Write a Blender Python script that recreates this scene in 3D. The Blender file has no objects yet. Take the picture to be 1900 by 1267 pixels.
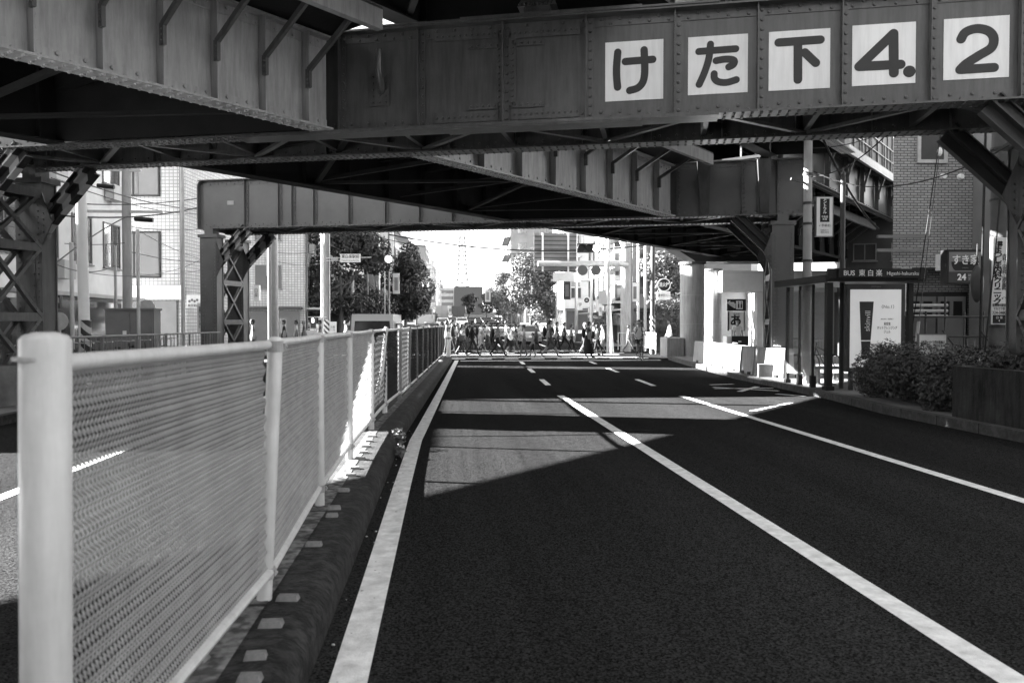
import bpy, bmesh, math, random
from mathutils import Vector, Matrix
R = math.radians
rnd = random.Random(7)
SC = bpy.context.scene
COL = SC.collection

# ------------------------------------------------------------------ camera
CAMZ, FPX, YAW, PITCH = 1.6, 1478.0, 4.7, 1.26
cd = bpy.data.cameras.new('camera'); cam = bpy.data.objects.new('camera', cd); COL.objects.link(cam)
cam.location = (0, 0, CAMZ); cam.rotation_euler = (R(90-PITCH), 0, R(-YAW))
cd.sensor_width = 36; cd.lens = 28.0; cd.clip_start = 0.05; cd.clip_end = 5000
cd.dof.use_dof = True; cd.dof.focus_distance = 20; cd.dof.aperture_fstop = 3.4
SC.camera = cam
# ------------------------------------------------------------------ light
SX, SY = 2.15, -0.60                      # shadow offset per metre of height
SUN_EL = math.degrees(math.atan(1/math.hypot(SX, SY)))
sd = bpy.data.lights.new('sun', 'SUN'); sun = bpy.data.objects.new('sun', sd); COL.objects.link(sun)
sd.energy = 5.0; sd.angle = R(0.5); sd.color = (1, 1, 1)
sun.rotation_euler = Vector((SX, SY, -1)).to_track_quat('-Z', 'Y').to_euler()
w = bpy.data.worlds.new('World'); SC.world = w; w.use_nodes = True
nt = w.node_tree; bg = nt.nodes['Background']
sky = nt.nodes.new('ShaderNodeTexSky'); sky.sky_type = 'NISHITA'; sky.sun_disc = False
sky.sun_elevation = R(SUN_EL); sky.sun_rotation = math.atan2(-SX, -SY)
bw = nt.nodes.new('ShaderNodeRGBToBW')    # black and white photograph: grey sky
nt.links.new(sky.outputs[0], bw.inputs[0]); nt.links.new(bw.outputs[0], bg.inputs[0]); bg.inputs[1].default_value = 0.05
SC.view_settings.view_transform = 'Standard'; SC.view_settings.look = 'None'; SC.view_settings.gamma = 1
SC.view_settings.exposure = 4.2
SC.cycles.max_bounces = 8; SC.cycles.transparent_max_bounces = 8

# ------------------------------------------------------------------ helpers
CM = cam.rotation_euler.to_matrix()
def ray(px, py): return CM @ Vector(((px-950)/FPX, -(py-633.5)/FPX, -1))
def G(px, py, z=0.0):
    r = ray(px, py); t = (z-CAMZ)/r.z; return Vector((r.x*t, r.y*t, z))
def D(px, py, d):
    r = ray(px, py); return Vector((0, 0, CAMZ)) + r*d
def DZ(px, d, z): p = D(px, 601, d); return Vector((p.x, p.y, z))
def sm(t): t = max(0, min(1, t)); return t*t*(3-2*t)
def bend(Y): return 0.036*max(0, Y-11)
def gz(Y): return 0.0 if Y < 50 else 0.0175*(Y-50)*sm((Y-50)/60) if Y < 900 else 0.0175*850
def ZY(py, d): return CAMZ + (601-py)*d/FPX

OFF = {}
def frame_off(loc, rot):
    return Matrix.Rotation(-rot, 3, 'Z') @ Vector(loc)
def tag(o, label=None, cat=None, group=None, kind=None):
    if label: o['label'] = label
    if cat: o['category'] = cat
    if group: o['group'] = group
    if kind: o['kind'] = kind
    return o
def th(name, label, cat, loc=(0, 0, 0), rot=0.0, group=None, local=False):
    o = bpy.data.objects.new(name, None); COL.objects.link(o); o.empty_display_size = 0.2
    o.location = loc; o.rotation_euler = (0, 0, rot)
    tag(o, label, cat, group); OFF[o] = Vector((0, 0, 0)) if local else frame_off(loc, rot)
    return o
_mesh_off = Vector((0, 0, 0))
class MB:
    def __init__(s): s.v = []; s.f = []; s.m = []; s.mi = 0
    def add(s, vs, fs):
        b = len(s.v); s.v += [tuple(v) for v in vs]; s.f += [tuple(b+i for i in f) for f in fs]; s.m += [s.mi]*len(fs); return s
    def box(s, a, b):
        x0, y0, z0 = a; x1, y1, z1 = b
        return s.add([(x0,y0,z0),(x1,y0,z0),(x1,y1,z0),(x0,y1,z0),(x0,y0,z1),(x1,y0,z1),(x1,y1,z1),(x0,y1,z1)],
                     [(0,3,2,1),(4,5,6,7),(0,1,5,4),(1,2,6,5),(2,3,7,6),(3,0,4,7)])
    def cb(s, c, sz): return s.box([c[i]-sz[i]/2 for i in range(3)], [c[i]+sz[i]/2 for i in range(3)])
    def bar(s, p, q, w, h, up=(0, 0, 1)):
        p = Vector(p); q = Vector(q); d = (q-p).normalized(); up = Vector(up)
        if abs(d.dot(up)) > .98: up = Vector((0, 1, 0))
        a = d.cross(up).normalized()*(w/2); c = a.cross(d).normalized()*(h/2)
        vs = [e+i*a+j*c for e in (p, q) for i, j in ((-1,-1),(1,-1),(1,1),(-1,1))]
        return s.add(vs, [(0,3,2,1),(4,5,6,7),(0,1,5,4),(1,2,6,5),(2,3,7,6),(3,0,4,7)])
    def tube(s, pts, rad, n=8, cap=True):
        pts = [Vector(p) for p in pts]; rad = rad if isinstance(rad, (list, tuple)) else [rad]*len(pts)
        vs = []; prev = None
        for i, p in enumerate(pts):
            d = (pts[min(i+1, len(pts)-1)]-pts[max(i-1, 0)]).normalized()
            if prev is None: a = d.orthogonal().normalized()
            else: a = (prev-d*prev.dot(d)).normalized()
            prev = a; b = d.cross(a)
            for k in range(n):
                t = 2*math.pi*k/n; vs.append(p+(a*math.cos(t)+b*math.sin(t))*rad[i])
        fs = [(i*n+k, i*n+(k+1) % n, (i+1)*n+(k+1) % n, (i+1)*n+k) for i in range(len(pts)-1) for k in range(n)]
        if cap: fs += [tuple(range(n))[::-1], tuple((len(pts)-1)*n+k for k in range(n))]
        return s.add(vs, fs)
    def lathe(s, c, prof, n=16):            # prof: (r,z) list about a vertical axis at c
        return s.tube([Vector((c[0], c[1], c[2]+z)) for r, z in prof], [max(r, .0005) for r, z in prof], n)
    def prism(s, poly, ext):
        ext = Vector(ext); n = len(poly); p = [Vector(v) for v in poly]
        return s.add(p+[v+ext for v in p], [tuple(range(n))[::-1], tuple(range(n, 2*n))]+[(i, (i+1) % n, n+(i+1) % n, n+i) for i in range(n)])
    def ell(s, c, r, n=8, m=6):
        vs = [(c[0], c[1], c[2]-r[2])]
        for j in range(1, m):
            a = math.pi*j/m-math.pi/2
            for k in range(n):
                t = 2*math.pi*k/n; vs.append((c[0]+r[0]*math.cos(a)*math.cos(t), c[1]+r[1]*math.cos(a)*math.sin(t), c[2]+r[2]*math.sin(a)))
        vs.append((c[0], c[1], c[2]+r[2])); L = len(vs)-1
        fs = [(0, 1+(k+1) % n, 1+k) for k in range(n)]+[(L, 1+(m-2)*n+k, 1+(m-2)*n+(k+1) % n) for k in range(n)]
        fs += [(1+j*n+k, 1+j*n+(k+1) % n, 1+(j+1)*n+(k+1) % n, 1+(j+1)*n+k) for j in range(m-2) for k in range(n)]
        return s.add(vs, fs)
    def riv(s, c, nrm, r=.017):
        r *= 1.3
        c = Vector(c); nrm = Vector(nrm); a = nrm.orthogonal().normalized(); b = nrm.cross(a); vs = []
        for rr, h in ((r, 0), (r*.68, r*.75)):
            vs += [c+nrm*h+(a*math.cos(t)+b*math.sin(t))*rr for t in [k*math.pi/3 for k in range(6)]]
        return s.add(vs, [(k, (k+1) % 6, 6+(k+1) % 6, 6+k) for k in range(6)]+[(6, 7, 8, 9, 10, 11)])
    def build(s, name, mat, parent=None, smooth=False, bevel=0):
        me = bpy.data.meshes.new(name); off = OFF.get(parent, Vector((0, 0, 0))) if parent else Vector((0, 0, 0))
        me.from_pydata([(v[0]-off[0], v[1]-off[1], v[2]-off[2]) for v in s.v], [], s.f)
        ms = mat if isinstance(mat, (list, tuple)) else [mat]
        for m in ms: me.materials.append(m)
        me.polygons.foreach_set('material_index', s.m)
        if smooth: me.polygons.foreach_set('use_smooth', [True]*len(me.polygons))
        me.update()
        o = bpy.data.objects.new(name, me); COL.objects.link(o)
        if smooth:
            md = o.modifiers.new('e', 'EDGE_SPLIT'); md.split_angle = R(40)
        if bevel:
            md = o.modifiers.new('b', 'BEVEL'); md.width = bevel; md.segments = 2; md.limit_method = 'ANGLE'
        if parent: o.parent = parent; OFF[o] = off
        return o
def single(mb, name, mat, label, cat, group=None, kind=None, loc=(0, 0, 0), rot=0, **k):
    o = mb.build(name, mat, None, **k)
    fo = frame_off(loc, rot)
    if fo.length > 1e-6: o.data.transform(Matrix.Translation(-fo))
    o.location = loc; o.rotation_euler = (0, 0, rot)
    return tag(o, label, cat, group, kind)
def copy_tree(o, parent=None):
    c = o.copy(); COL.objects.link(c); c.parent = parent; OFF[c] = OFF.get(o, Vector((0, 0, 0)))
    for ch in o.children: copy_tree(ch, c)
    return c

MATS = {}
def mat(name, g, rough=.7, var=.15, scale=3.0, metal=0.0, spec=.3, bump=0.0, bscale=None, emit=0.0, alpha=None, detail=6, stretch=None, trans=0):
    if name in MATS: return MATS[name]
    m = bpy.data.materials.new(name); m.use_nodes = True; nt = m.node_tree; N = nt.nodes; L = nt.links
    b = N['Principled BSDF']; b.inputs['Roughness'].default_value = rough; b.inputs['Metallic'].default_value = metal
    b.inputs['Specular IOR Level'].default_value = spec
    tc = N.new('ShaderNodeTexCoord'); mp = N.new('ShaderNodeMapping'); L.new(tc.outputs['Object'], mp.inputs[0])
    if stretch: mp.inputs['Scale'].default_value = stretch
    no = N.new('ShaderNodeTexNoise'); no.inputs['Scale'].default_value = scale; no.inputs['Detail'].default_value = detail; no.inputs['Roughness'].default_value = .62
    L.new(mp.outputs[0], no.inputs[0])
    mr = N.new('ShaderNodeMapRange'); mr.inputs[1].default_value = .28; mr.inputs[2].default_value = .72
    mr.inputs[3].default_value = g*(1-var); mr.inputs[4].default_value = g*(1+var); L.new(no.outputs[0], mr.inputs[0])
    L.new(mr.outputs[0], b.inputs['Base Color'])
    if bump:
        n2 = N.new('ShaderNodeTexNoise'); n2.inputs['Scale'].default_value = bscale or scale*6; n2.inputs['Detail'].default_value = 4; L.new(mp.outputs[0], n2.inputs[0])
        bp = N.new('ShaderNodeBump'); bp.inputs['Strength'].default_value = bump; bp.inputs['Distance'].default_value = .02
        L.new(n2.outputs[0], bp.inputs['Height']); L.new(bp.outputs[0], b.inputs['Normal'])
    if emit:
        b.inputs['Emission Color'].default_value = (1, 1, 1, 1); b.inputs['Emission Strength'].default_value = emit
    if trans: b.inputs['Transmission Weight'].default_value = trans; b.inputs['IOR'].default_value = 1.1
    MATS[name] = m; return m
def tile_mat(name, g, gm, w, h, offset=.5, mortar=.06, rough=.5, axis='XZ'):
    m = bpy.data.materials.new(name); m.use_nodes = True; nt = m.node_tree; N = nt.nodes; L = nt.links; b = N['Principled BSDF']
    tc = N.new('ShaderNodeTexCoord'); sp = N.new('ShaderNodeSeparateXYZ'); L.new(tc.outputs['Object'], sp.inputs[0])
    ad = N.new('ShaderNodeMath'); ad.operation = 'ADD'; L.new(sp.outputs[0], ad.inputs[0]); L.new(sp.outputs[1], ad.inputs[1])
    cb = N.new('ShaderNodeCombineXYZ'); L.new(ad.outputs[0], cb.inputs[0]); L.new(sp.outputs[2], cb.inputs[1])
    br = N.new('ShaderNodeTexBrick'); br.offset = offset; br.inputs['Scale'].default_value = 1; br.inputs['Brick Width'].default_value = w; br.inputs['Row Height'].default_value = h
    br.inputs['Mortar Size'].default_value = h*mortar*1.6; br.inputs['Bias'].default_value = -.2
    br.inputs['Color1'].default_value = (g*.82,)*3+(1,); br.inputs['Color2'].default_value = (g*1.1,)*3+(1,); br.inputs['Mortar'].default_value = (gm,)*3+(1,)
    L.new(cb.outputs[0], br.inputs[0]); L.new(br.outputs[0], b.inputs['Base Color']); b.inputs['Roughness'].default_value = rough
    bp = N.new('ShaderNodeBump'); bp.inputs['Strength'].default_value = .3; bp.inputs['Distance'].default_value = .01; bp.invert = True
    L.new(br.outputs['Fac'], bp.inputs['Height']); L.new(bp.outputs[0], b.inputs['Normal'])
    MATS[name] = m; return m
def stripe_mat(name, pitch, slope, a=.6, b_=.012, axis=0):
    m = bpy.data.materials.new(name); m.use_nodes = True; nt = m.node_tree; N = nt.nodes; L = nt.links; b = N['Principled BSDF']
    tc = N.new('ShaderNodeTexCoord'); sp = N.new('ShaderNodeSeparateXYZ'); L.new(tc.outputs['Object'], sp.inputs[0])
    mu = N.new('ShaderNodeMath'); mu.operation = 'MULTIPLY_ADD'; L.new(sp.outputs[2], mu.inputs[0]); mu.inputs[1].default_value = slope; L.new(sp.outputs[axis], mu.inputs[2])
    dv = N.new('ShaderNodeMath'); dv.operation = 'DIVIDE'; dv.inputs[1].default_value = pitch; L.new(mu.outputs[0], dv.inputs[0])
    fr = N.new('ShaderNodeMath'); fr.operation = 'FRACT'; L.new(dv.outputs[0], fr.inputs[0])
    gt = N.new('ShaderNodeMath'); gt.operation = 'GREATER_THAN'; gt.inputs[1].default_value = .5; L.new(fr.outputs[0], gt.inputs[0])
    mr = N.new('ShaderNodeMapRange'); mr.inputs[3].default_value = b_; mr.inputs[4].default_value = a; L.new(gt.outputs[0], mr.inputs[0]); L.new(mr.outputs[0], b.inputs['Base Color'])
    b.inputs['Roughness'].default_value = .5; MATS[name] = m; return m
def asphalt_mat(name, g):
    m = bpy.data.materials.new(name); m.use_nodes = True; nt = m.node_tree; N = nt.nodes; L = nt.links; b = N['Principled BSDF']
    tc = N.new('ShaderNodeTexCoord')
    def noise(sc, d=3, r=.6):
        n = N.new('ShaderNodeTexNoise'); n.inputs['Scale'].default_value = sc; n.inputs['Detail'].default_value = d; n.inputs['Roughness'].default_value = r; L.new(tc.outputs['Object'], n.inputs[0]); return n
    fine = N.new('ShaderNodeTexVoronoi'); fine.inputs['Scale'].default_value = 105; L.new(tc.outputs['Object'], fine.inputs[0])
    mid = noise(60, 3, .7); big = noise(.35, 5)
    mpb = N.new('ShaderNodeMapping'); mpb.inputs['Scale'].default_value = (2.2, .12, 1); L.new(tc.outputs['Object'], mpb.inputs[0]); L.new(mpb.outputs[0], big.inputs[0])
    mr = N.new('ShaderNodeMapRange'); mr.inputs[1].default_value = .1; mr.inputs[2].default_value = .9; mr.inputs[3].default_value = g*.35; mr.inputs[4].default_value = g*1.65
    sepc = N.new('ShaderNodeSeparateColor'); L.new(fine.outputs['Color'], sepc.inputs[0]); L.new(sepc.outputs[0], mr.inputs[0])
    m2 = N.new('ShaderNodeMapRange'); m2.inputs[1].default_value = .3; m2.inputs[2].default_value = .7; m2.inputs[3].default_value = .68; m2.inputs[4].default_value = 1.32; L.new(big.outputs[0], m2.inputs[0])
    m3 = N.new('ShaderNodeMapRange'); m3.inputs[1].default_value = .3; m3.inputs[2].default_value = .7; m3.inputs[3].default_value = .6; m3.inputs[4].default_value = 1.4; L.new(mid.outputs[0], m3.inputs[0])
    a = N.new('ShaderNodeMath'); a.operation = 'MULTIPLY'; L.new(mr.outputs[0], a.inputs[0]); L.new(m2.outputs[0], a.inputs[1])
    c = N.new('ShaderNodeMath'); c.operation = 'MULTIPLY'; L.new(a.outputs[0], c.inputs[0]); L.new(m3.outputs[0], c.inputs[1])
    L.new(c.outputs[0], b.inputs['Base Color']); b.inputs['Roughness'].default_value = 1; b.inputs['Specular IOR Level'].default_value = .0
    bp = N.new('ShaderNodeBump'); bp.inputs['Strength'].default_value = .6; bp.inputs['Distance'].default_value = .006
    L.new(mid.outputs[0], bp.inputs['Height']); L.new(bp.outputs[0], b.inputs['Normal'])
    MATS[name] = m; return m

M_asph = asphalt_mat('asphalt', .0205)
M_line = mat('road_paint', .62, .8, .28, 9, bump=.3, bscale=120)
M_walk = mat('paving', .14, .85, .25, 2.5, bump=.2)
M_kerb = mat('kerb_concrete', .017, .9, .8, 4, bump=.5, bscale=40)
M_kerb2 = mat('kerb_pale', .07, .9, .35, 4, bump=.4, bscale=40)
M_kerb3 = mat('median_paving', .1, .9, .6, 5, bump=.4, bscale=40)
M_conc = mat('concrete', .42, .85, .18, 2.2, bump=.25, bscale=30)
M_pale = mat('pale_concrete', .33, .8, .1, 1.5, bump=.15)
M_dconc2 = mat('footing_concrete', .12, .9, .4, 2.5, bump=.4)
M_dconc = mat('dark_concrete', .035, .9, .5, 2.5, bump=.4, bscale=25)
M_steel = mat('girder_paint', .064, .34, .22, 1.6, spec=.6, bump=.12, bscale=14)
M_steel2 = mat('girder_dark_shaded', .014, .6, .3, 2.0, spec=.15, bump=.15, bscale=14)  # undersides and inner girders: shade put into the darker base colour
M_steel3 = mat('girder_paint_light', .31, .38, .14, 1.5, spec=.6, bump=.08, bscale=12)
M_steelc = mat('girder_paint_far', .1, .4, .18, 1.6, spec=.5)
M_disc = mat('sign_back_grey', .09, .5, .1)
M_knee = mat('brace_paint', .035, .5, .25, 2)
M_mk = mat('marking_ink', .035, .5, .1)
M_white = mat('white_paint', .75, .5, .06, 2)
M_signw = mat('sign_white', .72, .55, .05, 1.2)
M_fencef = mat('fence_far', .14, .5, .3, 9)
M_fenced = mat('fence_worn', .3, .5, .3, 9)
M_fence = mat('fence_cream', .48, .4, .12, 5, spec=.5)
M_meshd = mat('fence_mesh_unlit', .03, .6, .3, 4)  # far panels: lack of sun put into a darker mesh colour
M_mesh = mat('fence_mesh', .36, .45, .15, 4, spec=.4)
M_black = mat('black', .012, .5, .2)
M_dark = mat('dark_grey', .045, .5, .2)
M_grey = mat('mid_grey', .16, .5, .12)
M_lgrey = mat('light_grey', .38, .5, .1)
M_galv = mat('galvanised', .42, .4, .15, 6, metal=.2)
M_pole = mat('concrete_pole', .3, .8, .2, 4, bump=.2, stretch=(1, 1, .3))
M_glass = mat('window_glass', .04, .06, .3, .7, spec=.9)
M_lens_on = mat('lit_lens', .8, .4, .0, emit=1.0)
M_lens = mat('dark_lens', .006, .3, .1)
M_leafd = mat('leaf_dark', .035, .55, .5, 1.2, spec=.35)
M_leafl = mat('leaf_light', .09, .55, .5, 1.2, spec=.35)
M_leafm = mat('leaf_shrub', .055, .5, .6, 2.5, spec=.5)
M_bark = mat('bark', .08, .9, .3, 6, bump=.5, stretch=(1, 1, .3))
M_tileW = tile_mat('white_wall_tile', .46, .2, .18, .15, 0, .08)
M_tileG = tile_mat('grey_wall_tile', .32, .07, .21, .078, .5, .1)
M_stripe = stripe_mat('hazard_stripes', .42, 0.12, .3)
M_stripeP = stripe_mat('pole_stripes', .30, 1.0, .45)
M_skin = mat('skin', .2, .6, .08)
M_hair = mat('hair', .012, .5, .2)
M_tyre = mat('tyre_rubber', .02, .8, .1)
M_clear = mat('clear_panel', .9, .03, .02, spec=.5, trans=.93)

def joints(m, pitch=.6, axis=1, lo=.35):
    nt = m.node_tree; N = nt.nodes; L = nt.links; b = N['Principled BSDF']; src = b.inputs['Base Color'].links[0].from_socket
    tc = N.new('ShaderNodeTexCoord'); sp = N.new('ShaderNodeSeparateXYZ'); L.new(tc.outputs['Object'], sp.inputs[0])
    dv = N.new('ShaderNodeMath'); dv.operation = 'DIVIDE'; dv.inputs[1].default_value = pitch; L.new(sp.outputs[axis], dv.inputs[0])
    fr = N.new('ShaderNodeMath'); fr.operation = 'FRACT'; L.new(dv.outputs[0], fr.inputs[0])
    gt = N.new('ShaderNodeMath'); gt.operation = 'GREATER_THAN'; gt.inputs[1].default_value = .018; L.new(fr.outputs[0], gt.inputs[0])
    mr = N.new('ShaderNodeMapRange'); mr.inputs[3].default_value = .15; L.new(gt.outputs[0], mr.inputs[0])
    st = N.new('ShaderNodeTexNoise'); st.inputs['Scale'].default_value = 14; st.inputs['Detail'].default_value = 6; L.new(tc.outputs['Object'], st.inputs[0])
    m4 = N.new('ShaderNodeMapRange'); m4.inputs[1].default_value = .42; m4.inputs[2].default_value = .6; m4.inputs[3].default_value = lo; m4.inputs[4].default_value = 2-lo*2 if lo < .4 else 1.1; L.new(st.outputs[0], m4.inputs[0])
    a = N.new('ShaderNodeMath'); a.operation = 'MULTIPLY'; L.new(src, a.inputs[0]); L.new(mr.outputs[0], a.inputs[1])
    c = N.new('ShaderNodeMath'); c.operation = 'MULTIPLY'; L.new(a.outputs[0], c.inputs[0]); L.new(m4.outputs[0], c.inputs[1]); L.new(c.outputs[0], b.inputs['Base Color'])
joints(M_kerb); joints(M_kerb3, 2.0); joints(M_kerb2, 1.0, lo=.8)
def grime(m, lo=.45):      # runs and blotches of soot on old paint
    nt = m.node_tree; N = nt.nodes; L = nt.links; b = N['Principled BSDF']; src = b.inputs['Base Color'].links[0].from_socket
    tc = N.new('ShaderNodeTexCoord'); mp = N.new('ShaderNodeMapping'); mp.inputs['Scale'].default_value = (5, 5, .5); L.new(tc.outputs['Object'], mp.inputs[0])
    st = N.new('ShaderNodeTexNoise'); st.inputs['Scale'].default_value = 2.4; st.inputs['Detail'].default_value = 9; st.inputs['Roughness'].default_value = .7; L.new(mp.outputs[0], st.inputs[0])
    m4 = N.new('ShaderNodeMapRange'); m4.inputs[1].default_value = .35; m4.inputs[2].default_value = .58; m4.inputs[3].default_value = lo; m4.inputs[4].default_value = 1.05; L.new(st.outputs[0], m4.inputs[0])
    c = N.new('ShaderNodeMath'); c.operation = 'MULTIPLY'; L.new(src, c.inputs[0]); L.new(m4.outputs[0], c.inputs[1]); L.new(c.outputs[0], b.inputs['Base Color'])
grime(M_line, .9); grime(M_steel, .6); grime(M_steel3, .72); grime(M_fence, .86); grime(M_pale, .7); grime(M_dconc, .4); grime(M_signw, .93); grime(M_conc, .6)
# ------------------------------------------------------------------ setting: ground, road, walks
def strip(name, left, right, zf, m, thick=None, kind='structure'):
    mb = MB(); n = len(left)
    for i in range(n):
        mb.v += [(left[i][0], left[i][1], zf(left[i][1])), (right[i][0], right[i][1], zf(right[i][1]))]
    for i in range(n-1): mb.f.append((2*i, 2*i+1, 2*i+3, 2*i+2)); mb.m.append(0)
    if thick:
        for i in range(n): mb.v += [(left[i][0], left[i][1], zf(left[i][1])-thick), (right[i][0], right[i][1], zf(right[i][1])-thick)]
        for i in range(n-1):
            mb.f += [(2*i, 2*i+2, 2*n+2*i+2, 2*n+2*i), (2*i+1, 2*n+2*i+1, 2*n+2*i+3, 2*i+3)]; mb.m += [0, 0]
        mb.f += [(0, 2*n, 2*n+1, 1), (2*n-2, 2*n-1, 4*n-1, 4*n-2)]; mb.m += [0, 0]
    o = mb.build(name, m); o['kind'] = kind; return o
YS = [-40]+list(range(-30, 60, 5))+list(range(60, 240, 12))+[260, 320, 400, 520, 700, 900, 1400, 3000]
strip('ground', [(-900, y) for y in YS], [(900, y) for y in YS], lambda Y: gz(Y), M_asph)
def pl(pts, step=1.2):
    out = []
    for a, b in zip(pts, pts[1:]):
        n = max(1, int(abs(b[1]-a[1])/step))
        out += [(a[0]+(b[0]-a[0])*i/n, a[1]+(b[1]-a[1])*i/n) for i in range(n)]
    return out+[pts[-1]]
RK = pl([(7.7, -12), (7.75, 13.6), (8.07, 16.2), (8.3, 20.2), (8.35, 22.5), (8.7, 25.5), (9.3, 30.5), (9.9, 35)])
LK = pl([(-7.0, -12), (-7.0, 14), (-6.8, 26), (-6.5, 34)])
def walk(name, kerb, side, m=M_walk):
    inner = [(x+side*.16, y) for x, y in kerb]; outer = [(x+side*60, y) for x, y in kerb]
    strip(name, inner if side > 0 else outer, outer if side > 0 else inner, lambda Y: gz(Y)+.146, m)
    strip(name.replace('sidewalk', 'kerb'), kerb if side > 0 else inner, inner if side > 0 else kerb, lambda Y: gz(Y)+.15, M_kerb2 if side > 0 else M_kerb, .2)
walk('right_sidewalk', RK, 1); walk('left_sidewalk', LK, -1)
far_r = pl([(9.6, 51), (11.2, 90), (20, 330)], 10); far_l = pl([(-7.4, 51), (-5.6, 100), (4.5, 330)], 10)
walk('far_right_sidewalk', far_r, 1); walk('far_left_sidewalk', far_l, -1)
# median island
mys = [-3+i*.9 for i in range(43)]
def median():
    mb = MB(); prof = [(-.62, 0), (-.635, .13), (-.68, .18), (-.74, .2), (-1.26, .2), (-1.38, .13), (-1.4, 0)]
    for y in mys:
        for x, z in prof: mb.v.append((x+bend(y), y, z))
    n = len(prof)
    for i in range(len(mys)-1):
        for k in range(n-1): mb.f.append((i*n+k, (i+1)*n+k, (i+1)*n+k+1, i*n+k+1)); mb.m.append(0)
    mb.f += [tuple(range(n)), tuple((len(mys)-1)*n+k for k in range(n))[::-1]]; mb.m += [0, 0]
    o = mb.build('median_kerb', M_kerb, smooth=True); o['kind'] = 'structure'
median()
strip('median_strip', [(-1.02+bend(y), y) for y in mys[1:]], [(-.90+bend(y), y) for y in mys[1:]], lambda Y: .205, M_kerb3)
# lane markings
def marking(name, pts, wd, z=.004, m=M_line):
    L = [(x-wd/2, y) for x, y in pts]; Rr = [(x+wd/2, y) for x, y in pts]
    strip(name, L, Rr, lambda Y: gz(Y)+z, m)
yl = [-2, 4, 8, 10, 11, 12, 14, 18, 22, 26, 30, 35]
marking('edge_line', [(-.44+.02*sm((y-8)/4)+bend(y), y) for y in yl], .17)
marking('lane_line', [(2.53+.0*y, y) for y in (-2, 2, 6, 10, 14, 17.6)], .16)
for y0, y1 in ((20.6, 22.8), (26, 28.2), (31.5, 33.6)): marking('lane_dash', [(2.53+.038*(y-17.6), y) for y in (y0, y1)], .15)
marking('lane_line_right', [(5.2, y) for y in (-2, 4, 8, 12, 17.3)], .14)
for y0, y1 in ((20.2, 22.6), (26, 28.4), (31.5, 33.4)): marking('lane_dash', [(5.22+.055*(y-18), y) for y in (y0, y1)], .14)
marking('right_lane_dash', [(5.6, 14.2), (6.95, 15.6)], .13)
for y0 in (-3, 7.2, 16.5, 26): marking('left_lane_dash', [(-4.1+bend(y)*.6, y) for y in (y0, y0+3.4)], .14)
# bicycle lane arrow marks on the right lane
mb = MB()
for a, b in (((6.7, 19.6), (7.9, 18.4)), ((7.9, 19.7), (6.9, 18.3)), ((6.6, 19.2), (8.1, 19.2)), ((7.5, 17.6), (7.9, 17.0)), ((6.9, 20.4), (7.6, 20.6))):
    d = Vector((b[0]-a[0], b[1]-a[1], 0)).normalized(); nn = Vector((-d.y, d.x, 0))*.07
    A = Vector((a[0], a[1], .005)); B = Vector((b[0], b[1], .005)); mb.add([A-nn, B-nn, B+nn, A+nn], [(0, 1, 2, 3)])
mb.build('road_symbol', M_line)['kind'] = 'structure'
# crosswalk: two dashed border rows and long bars between
for row, (y0, y1) in enumerate(((36.3, 36.8), (43.2, 43.7))):
    mb = MB(); x = .2 if row == 0 else -.6
    while x < 9.5: mb.add([(x, y0, .004+gz(y0)), (x+.62, y0, .004), (x+.7, y1, .004), (x+.08, y1, .004)], [(0, 1, 2, 3)]); x += 1.22
    mb.build('crossing_border', M_line)['kind'] = 'structure'
for y0, y1, xa, xb in ((37.6, 38.05, -6, 9.2), (41.0, 41.4, -6, 9), (45.9, 46.2, 1.5, 9.5), (47.5, 47.9, -6, 10)):
    mb = MB(); mb.add([(xa, y0, .004), (xb, y0-.1, .004), (xb, y1-.1, .004), (xa, y1, .004)], [(0, 1, 2, 3)]); mb.build('crossing_bar', M_line)['kind'] = 'structure'
strip('stop_line', [(.6, 34.3), (.6, 34.7)], [(9.4, 34.3), (9.4, 34.7)], lambda Y: .004, M_line)
for k in range(9):                       # far road lines
    y = 56+k*22
    for c in (2.2, 5.4): marking('far_lane_dash', [(c+bend(t)*.98, t) for t in (y, y+9)], .16)
for y in (70, 86, 110, 140, 180):
    for q in range(10): 
        x = 1.0+bend(y)+q*.95; mb = MB(); z = gz(y)+.012; mb.add([(x, y, z), (x+.5, y, z), (x+.5, y+2.5, gz(y+2.5)+.012), (x, y+2.5, gz(y+2.5)+.012)], [(0, 1, 2, 3)])
        if y in (70, 110): mb.build('far_crossing_bar', M_line)['kind'] = 'structure'
for y in (90, 150): strip('far_road_edge', [(.3+bend(y), y), (.3+bend(y+60), y+60)], [(.5+bend(y), y), (.5+bend(y+60), y+60)], lambda Y: gz(Y)+.012, M_line)

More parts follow.
